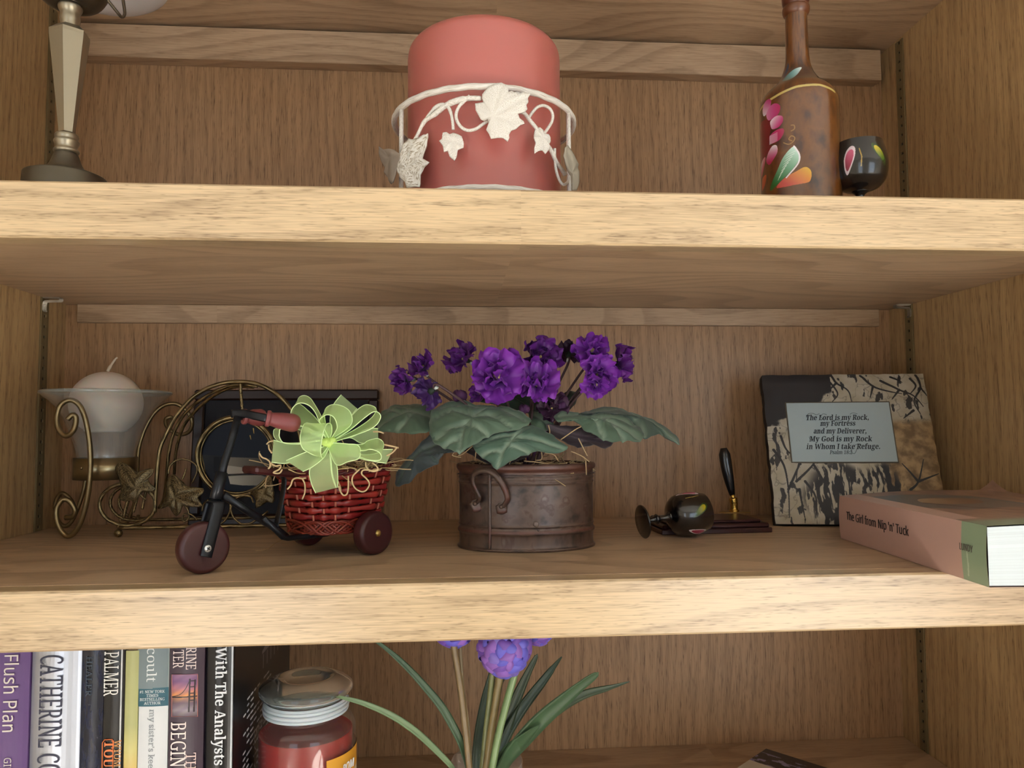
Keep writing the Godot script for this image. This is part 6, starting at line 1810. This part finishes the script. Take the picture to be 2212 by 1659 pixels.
	for q in [[0.001, 0.001, lx - 0.002, 0.001], [lx - 0.002, 0.001, lx - 0.002, ly - 0.002], [lx - 0.002, ly - 0.002, 0.001, ly - 0.002], [0.001, ly - 0.002, 0.001, 0.001]]: quad(st, P.call(q[0], 0.0202, q[1]), P.call(q[2], 0.0202, q[3]), P.call(q[2], 0.0008, q[3]), P.call(q[0], 0.0008, q[1]))
	part("pages", st, paper, t)
	st = mb(true)
	quad(st, P.call(0, 0.0006, 0), P.call(lx, 0.0006, 0), P.call(lx, 0.0006, ly), P.call(0, 0.0006, ly))
	quad(st, P.call(0, 0.0001, 0), P.call(lx, 0.0001, 0), P.call(lx, 0.0001, ly), P.call(0, 0.0001, ly))
	part("back_cover", st, mat(rgb8(206, 196, 176), 0.4), t)

func build_jar() -> void:
	var z := -0.115
	var c := at(661, 1600, z)
	var k := (at(662, 1600, z) - at(661, 1600, z)).x
	var yy := func(py: float) -> float: return at(661, py, z).y
	var xf := Transform3D(Basis(), Vector3(c.x, 0, z))
	var t := thing("jar_candle", "glass jar candle of deep red wax beside the black hardcover book", "candle", Vector3(c.x, Y_LOW, z))
	var st := mb()
	var y0 := Y_LOW
	var r := 108 * k
	var outer := [[0.0001, y0], [r - 0.006, y0], [r, y0 + 0.005], [r, yy.call(1640)], [r, yy.call(1580)], [r * 0.985, yy.call(1565)], [r * 0.92, yy.call(1550)], [r * 0.84, yy.call(1542)], [r * 0.80, yy.call(1534)], [r * 0.80, yy.call(1512)], [r * 0.83, yy.call(1508)]]
	lathe(st, prof_smooth(outer, 3), 72, xf)
	part("glass_jar", st, mat(Color(0.8, 0.8, 0.8, 0.04), 0.04, 0.0, {"transparency": BaseMaterial3D.TRANSPARENCY_ALPHA}), t)
	st = mb()
	var w := r - 0.0035
	lathe(st, prof_smooth([[0.0001, y0 + 0.006], [w - 0.004, y0 + 0.006], [w, y0 + 0.01], [w, yy.call(1640)], [w, yy.call(1582)], [w * 0.985, yy.call(1575)], [w * 0.90, yy.call(1578)], [0.0001, yy.call(1584)]], 3), 72, xf)
	part("wax", st, mat(rgb8(150, 30, 24), 0.32, 0.0, {"subsurf_scatter_enabled": true, "subsurf_scatter_strength": 0.4}), t)
	st = mb()
	for q in [[1530, 0.815], [1521, 0.83], [1513, 0.815]]:
		var p := PackedVector3Array()
		for i in 64: p.append(Vector3(c.x + sin(TAU * i / 64) * r * q[1], yy.call(q[0]), z + cos(TAU * i / 64) * r * q[1]))
		tube(st, p, 0.0016, 8, true)
	lathe(st, [[r * 0.81, yy.call(1534)], [r * 0.825, yy.call(1528)], [r * 0.825, yy.call(1508)], [r * 0.80, yy.call(1505)]], 64, xf)
	part("seal_ring", st, mat(rgb8(214, 216, 220), 0.3, 0.0, {"subsurf_scatter_enabled": true, "subsurf_scatter_strength": 0.2}), t, "white rubber seal ring")
	# the label, wrapped round the jar on the right
	var im := Image.create(256, 384, false, Image.FORMAT_RGB8)
	im.fill(rgb8(226, 206, 176))
	fill(im, trace([0, 0, 256, 0, 256, 86, 0, 110]), rgb8(224, 164, 52), rgb8(206, 140, 40), Vector2(0, 0), Vector2(256, 90))
	var g := RandomNumberGenerator.new(); g.seed = 8
	for i in 60:
		var o := Vector2(g.randf_range(0, 256), g.randf_range(130, 384))
		var p := PackedVector2Array()
		var rr := g.randf_range(8, 22)
		for q in 9: p.append(o + Vector2(cos(TAU * q / 9), sin(TAU * q / 9)) * rr * g.randf_range(0.7, 1.1))
		var cc: Color = [rgb8(170, 24, 30), rgb8(206, 60, 40), rgb8(236, 200, 160), rgb8(240, 224, 200)][i % 4]
		fill(im, p, cc, cc.darkened(0.3), o - Vector2(rr, rr), o + Vector2(rr, rr))
	fill(im, trace([120, 150, 256, 130, 256, 214, 120, 226]), rgb8(150, 150, 160), rgb8(120, 122, 134))
	st = mb()
	var rows := []
	for i in 2:
		var row := PackedVector3Array()
		for j in 25:
			var a := 0.58 + 1.5 * j / 24.0
			row.append(Vector3(c.x + sin(a) * (r + 0.0005), yy.call(1607) - 0.075 * i, z + cos(a) * (r + 0.0005)))
		rows.append(row)
	rows.reverse()
	sheet(st, rows)
	var lb := part("label_sticker", st, mat(Color.WHITE, 0.35, 0.0, {"albedo_texture": tex(im)}), t)
	var la := 1.12
	var o := letters(lb, "POM", Transform3D(Basis(Vector3.UP, la), Vector3(c.x + sin(la) * (r + 0.001), yy.call(1636), z + cos(la) * (r + 0.001))), 0.007, mat(rgb8(240, 240, 240), 0.5), false, true, 0.1, 0.8)
	o.name = "lettering"
	# lid
	st = mb()
	var lr := 101 * k
	lathe(st, prof_smooth([[0.0001, yy.call(1512)], [r * 0.74, yy.call(1512)], [r * 0.77, yy.call(1508)], [r * 0.77, yy.call(1502)], [lr * 0.93, yy.call(1496)], [lr * 0.99, yy.call(1490)], [lr, yy.call(1484)], [lr * 0.97, yy.call(1476)], [lr * 0.80, yy.call(1465)], [lr * 0.62, yy.call(1459)], [lr * 0.50, yy.call(1462)], [lr * 0.40, yy.call(1472)], [lr * 0.2, yy.call(1478)], [0.0001, yy.call(1479)]], 4), 72, xf)
	part("lid", st, mat(Color(0.78, 0.82, 0.79, 0.14), 0.04, 0.0, {"refraction_enabled": true, "refraction_scale": 0.045, "transparency": BaseMaterial3D.TRANSPARENCY_ALPHA}), t, "domed clear glass lid")

func build_hyacinth() -> void:
	var z := -0.13
	var root := at(1036, 1690, z)
	var t := thing("artificial_hyacinth", "artificial hyacinth with violet blue flower clusters and long strap leaves on the lower shelf", "plant", Vector3(root.x, Y_LOW + 0.01, z))
	var blade := func(flat: Array, w: float, z0: float, z1: float, c: Color, tip := 0.25, round_tip := false) -> void:
		var p := smooth(spread(trace(flat, 740, 1360, 3.072), z0, z1), 6)
		var st := mb()
		var rows := []
		var n := p.size()
		for i in n:
			var d := (p[mini(i + 1, n - 1)] - p[maxi(i - 1, 0)]).normalized()
			var view := (cam_at - p[i]).normalized()
			var s := d.cross(Vector3(0.25, 0.2, 1).normalized()).normalized()
			var f := float(i) / (n - 1)
			var ww := w * (0.55 + 0.45 * sin(PI * minf(f * 1.2, 1.0))) * (1.0 if f < 0.8 else (sqrt(maxf(1.0 - pow((f - 0.8) / 0.2, 2.0), 0.0)) if round_tip else lerpf(1.0, tip, (f - 0.8) / 0.2)))
			var up := s.cross(d).normalized()
			rows.append(PackedVector3Array([p[i] - s * ww, p[i] - s * ww * 0.5 - up * ww * 0.18, p[i] - up * ww * 0.34, p[i] + s * ww * 0.5 - up * ww * 0.18, p[i] + s * ww, p[i] + s * ww * 0.5 - up * (ww * 0.18 + 0.0007), p[i] - up * (ww * 0.34 + 0.0009), p[i] - s * ww * 0.5 - up * (ww * 0.18 + 0.0007)]))
		sheet(st, rows, true)
		part("leaf", st, mat(c, 0.42, 0.0, {"rim_enabled": true, "rim": 0.2}), t)
	var dk := rgb8(38, 58, 36); var md := rgb8(62, 88, 58); var lt := rgb8(112, 136, 98)
	blade.call([745, 960, 720, 905, 600, 780, 480, 672, 330, 572, 150, 492, 0, 452, -40, 448], 0.0030, z, z + 0.06, lt, 0.4)
	blade.call([835, 960, 825, 880, 790, 760, 735, 645, 655, 510, 540, 370, 400, 222, 255, 100, 120, 20], 0.0038, z, z + 0.02, rgb8(66, 90, 62), 0.4)
	blade.call([1040, 960, 1100, 850, 1190, 740, 1310, 610, 1450, 485, 1580, 375, 1700, 285], 0.0082, z + 0.005, z + 0.05, md, 0.6, true)
	blade.call([1000, 960, 1090, 830, 1180, 745, 1300, 640], 0.0075, z, z + 0.03, md, 0.3)
	blade.call([1280, 650, 1400, 560, 1500, 485, 1620, 425, 1760, 388, 1905, 345], 0.0046, z - 0.01, z - 0.04, rgb8(52, 68, 42), 0.15)
	blade.call([1000, 960, 1050, 800, 1110, 660, 1205, 505, 1320, 355, 1400, 250, 1455, 180], 0.0056, z - 0.015, z - 0.05, dk, 0.2)
	blade.call([1000, 950, 1060, 740, 1130, 520, 1210, 330, 1295, 160], 0.0062, z - 0.02, z - 0.04, rgb8(44, 60, 36), 0.5, true)
	blade.call([885, 960, 895, 820, 920, 650, 955, 460, 990, 300, 1010, 150], 0.0062, z - 0.02, z - 0.03, dk, 0.6)
	blade.call([930, 960, 970, 700, 1020, 420, 1080, 300], 0.0050, z - 0.03, z - 0.03, dk, 0.6)
	var stem := func(flat: Array, w: float, zz: float, c: Color) -> void:
		var st := mb()
		tube(st, smooth(lift(trace(flat, 740, 1360, 3.072), zz), 5), w, 10)
		part("stem", st, mat(c, 0.3, 0.0, {"clearcoat_enabled": true, "clearcoat": 0.3}), t)
	stem.call([845, 960, 830, 800, 808, 600, 778, 350, 740, 120, 720, -20], 0.0032, z + 0.01, rgb8(126, 104, 70))
	stem.call([850, 960, 840, 700, 800, 400, 780, 120, 770, 0], 0.0016, z, rgb8(140, 122, 90))
	stem.call([925, 960, 950, 700, 975, 480, 1000, 250], 0.0030, z + 0.005, rgb8(120, 124, 80))
	stem.call([950, 960, 985, 700, 1020, 460, 1050, 280], 0.0038, z + 0.01, rgb8(134, 116, 74))
	stem.call([985, 960, 1030, 720, 1085, 500, 1145, 280], 0.0034, z + 0.02, rgb8(120, 146, 96))
	# florets: cupped petals all over a rounded head
	var meshes := []
	for s in 4:
		var st := mb()
		var rows := []
		for i in 8:
			var u := i / 7.0
			var row := PackedVector3Array()
			for j in 9:
				var v := j / 4.0 - 1.0
				var w := 0.82 * pow(sin(PI * clampf(0.12 + 0.80 * u, 0, 1)), 0.8)
				row.append(Vector3(v * w, u - 0.06 * v * v, -0.30 * v * v - 0.9 * (u - 0.45) * (u - 0.45) + 0.04 * sin(s * 2.0 + u * 5.0 + v)))
			rows.append(row)
		sheet(st, rows)
		st.generate_normals()
		meshes.append(st.commit())
	var tones := []
	for c in [rgb8(140, 118, 208), rgb8(156, 108, 200), rgb8(112, 104, 214), rgb8(126, 86, 184), rgb8(78, 58, 150)]:
		tones.append(mat(c, 0.45, 0.0, {"rim_enabled": true, "rim": 0.4, "backlight_enabled": true, "backlight": Color(0.3, 0.25, 0.5)}))
	var g := RandomNumberGenerator.new()
	g.seed = 31
	var head := func(cx: float, cy: float, rx: float, ry: float, zz: float, n: int, dark: int) -> void:
		var c := at(740 + cx / 3.072, 1360 + cy / 3.072, zz)
		var k := (cam_at.z - zz) / F / 3.072
		var fl := Node3D.new()
		fl.name = "flower_head"
		t.add_child(fl, true)
		fl.position = c - origin_of(t)
		for i in n:
			var f := (i + 0.5) / n
			var el := asin(1.0 - 2.0 * f)
			var az := i * 2.39996
			var d := Vector3(cos(el) * sin(az), sin(el), cos(el) * cos(az))
			if d.z < -0.35: continue
			var p := d * Vector3(rx, ry, rx) * k * 0.95
			var o := MeshInstance3D.new()
			o.mesh = meshes[g.randi() % 4]
			o.material_override = tones[mini(g.randi() % 4 + dark, 4)]
			o.name = "petal"
			fl.add_child(o, true)
			var size := 76.0 * k * g.randf_range(0.85, 1.2)
			var hang := (Vector3.DOWN - d * d.dot(Vector3.DOWN) + Vector3(0.02, 0, 0)).normalized().rotated(d, g.randfn() * 0.7)
			var up := (hang + d * g.randf_range(0.15, 0.6)).normalized()
			var zz2 := (d - up * d.dot(up)).normalized()
			o.transform = Transform3D(Basis(up.cross(zz2) * size, up * size, zz2 * size), p - up * size * 0.45)
		var st := mb()
		ball(st, c, rx * k * 0.66, 16, ry / rx)
		part("flower_core", st, tones[4], fl)
	head.call(1075, 105, 185, 215, z + 0.015, 104, 0)
	head.call(740, -60, 165, 180, z, 80, 1)
	head.call(1300, -40, 120, 150, z - 0.01, 56, 0)
	# vase whose rim shows at the bottom of the frame
	var vz := z
	var vc := at(1052, 1640, vz)
	var k2 := (cam_at.z - vz) / F
	var v := thing("glass_vase", "clear glass vase holding the artificial hyacinth, rim only in view", "vase", Vector3(vc.x, Y_LOW, vz))
	var st := mb()
	var rim := at(1052, 1648, vz).y
	var R := 78 * k2
	lathe(st, prof_smooth([[0.0001, Y_LOW], [R * 0.8, Y_LOW], [R * 0.95, Y_LOW + 0.004], [R * 1.1, Y_LOW + 0.035], [R * 0.95, rim - 0.02], [R * 0.97, rim], [R * 0.94, rim + 0.0008], [R * 0.92, rim - 0.02], [R * 1.06, Y_LOW + 0.035], [R * 0.9, Y_LOW + 0.007], [0.0001, Y_LOW + 0.005]], 4), 64, Transform3D(Basis(), Vector3(vc.x, 0, vz)))
	part("vase_wall", st, mat(Color(0.95, 0.97, 0.97, 0.08), 0.04, 0.0, {"transparency": BaseMaterial3D.TRANSPARENCY_ALPHA}), v)
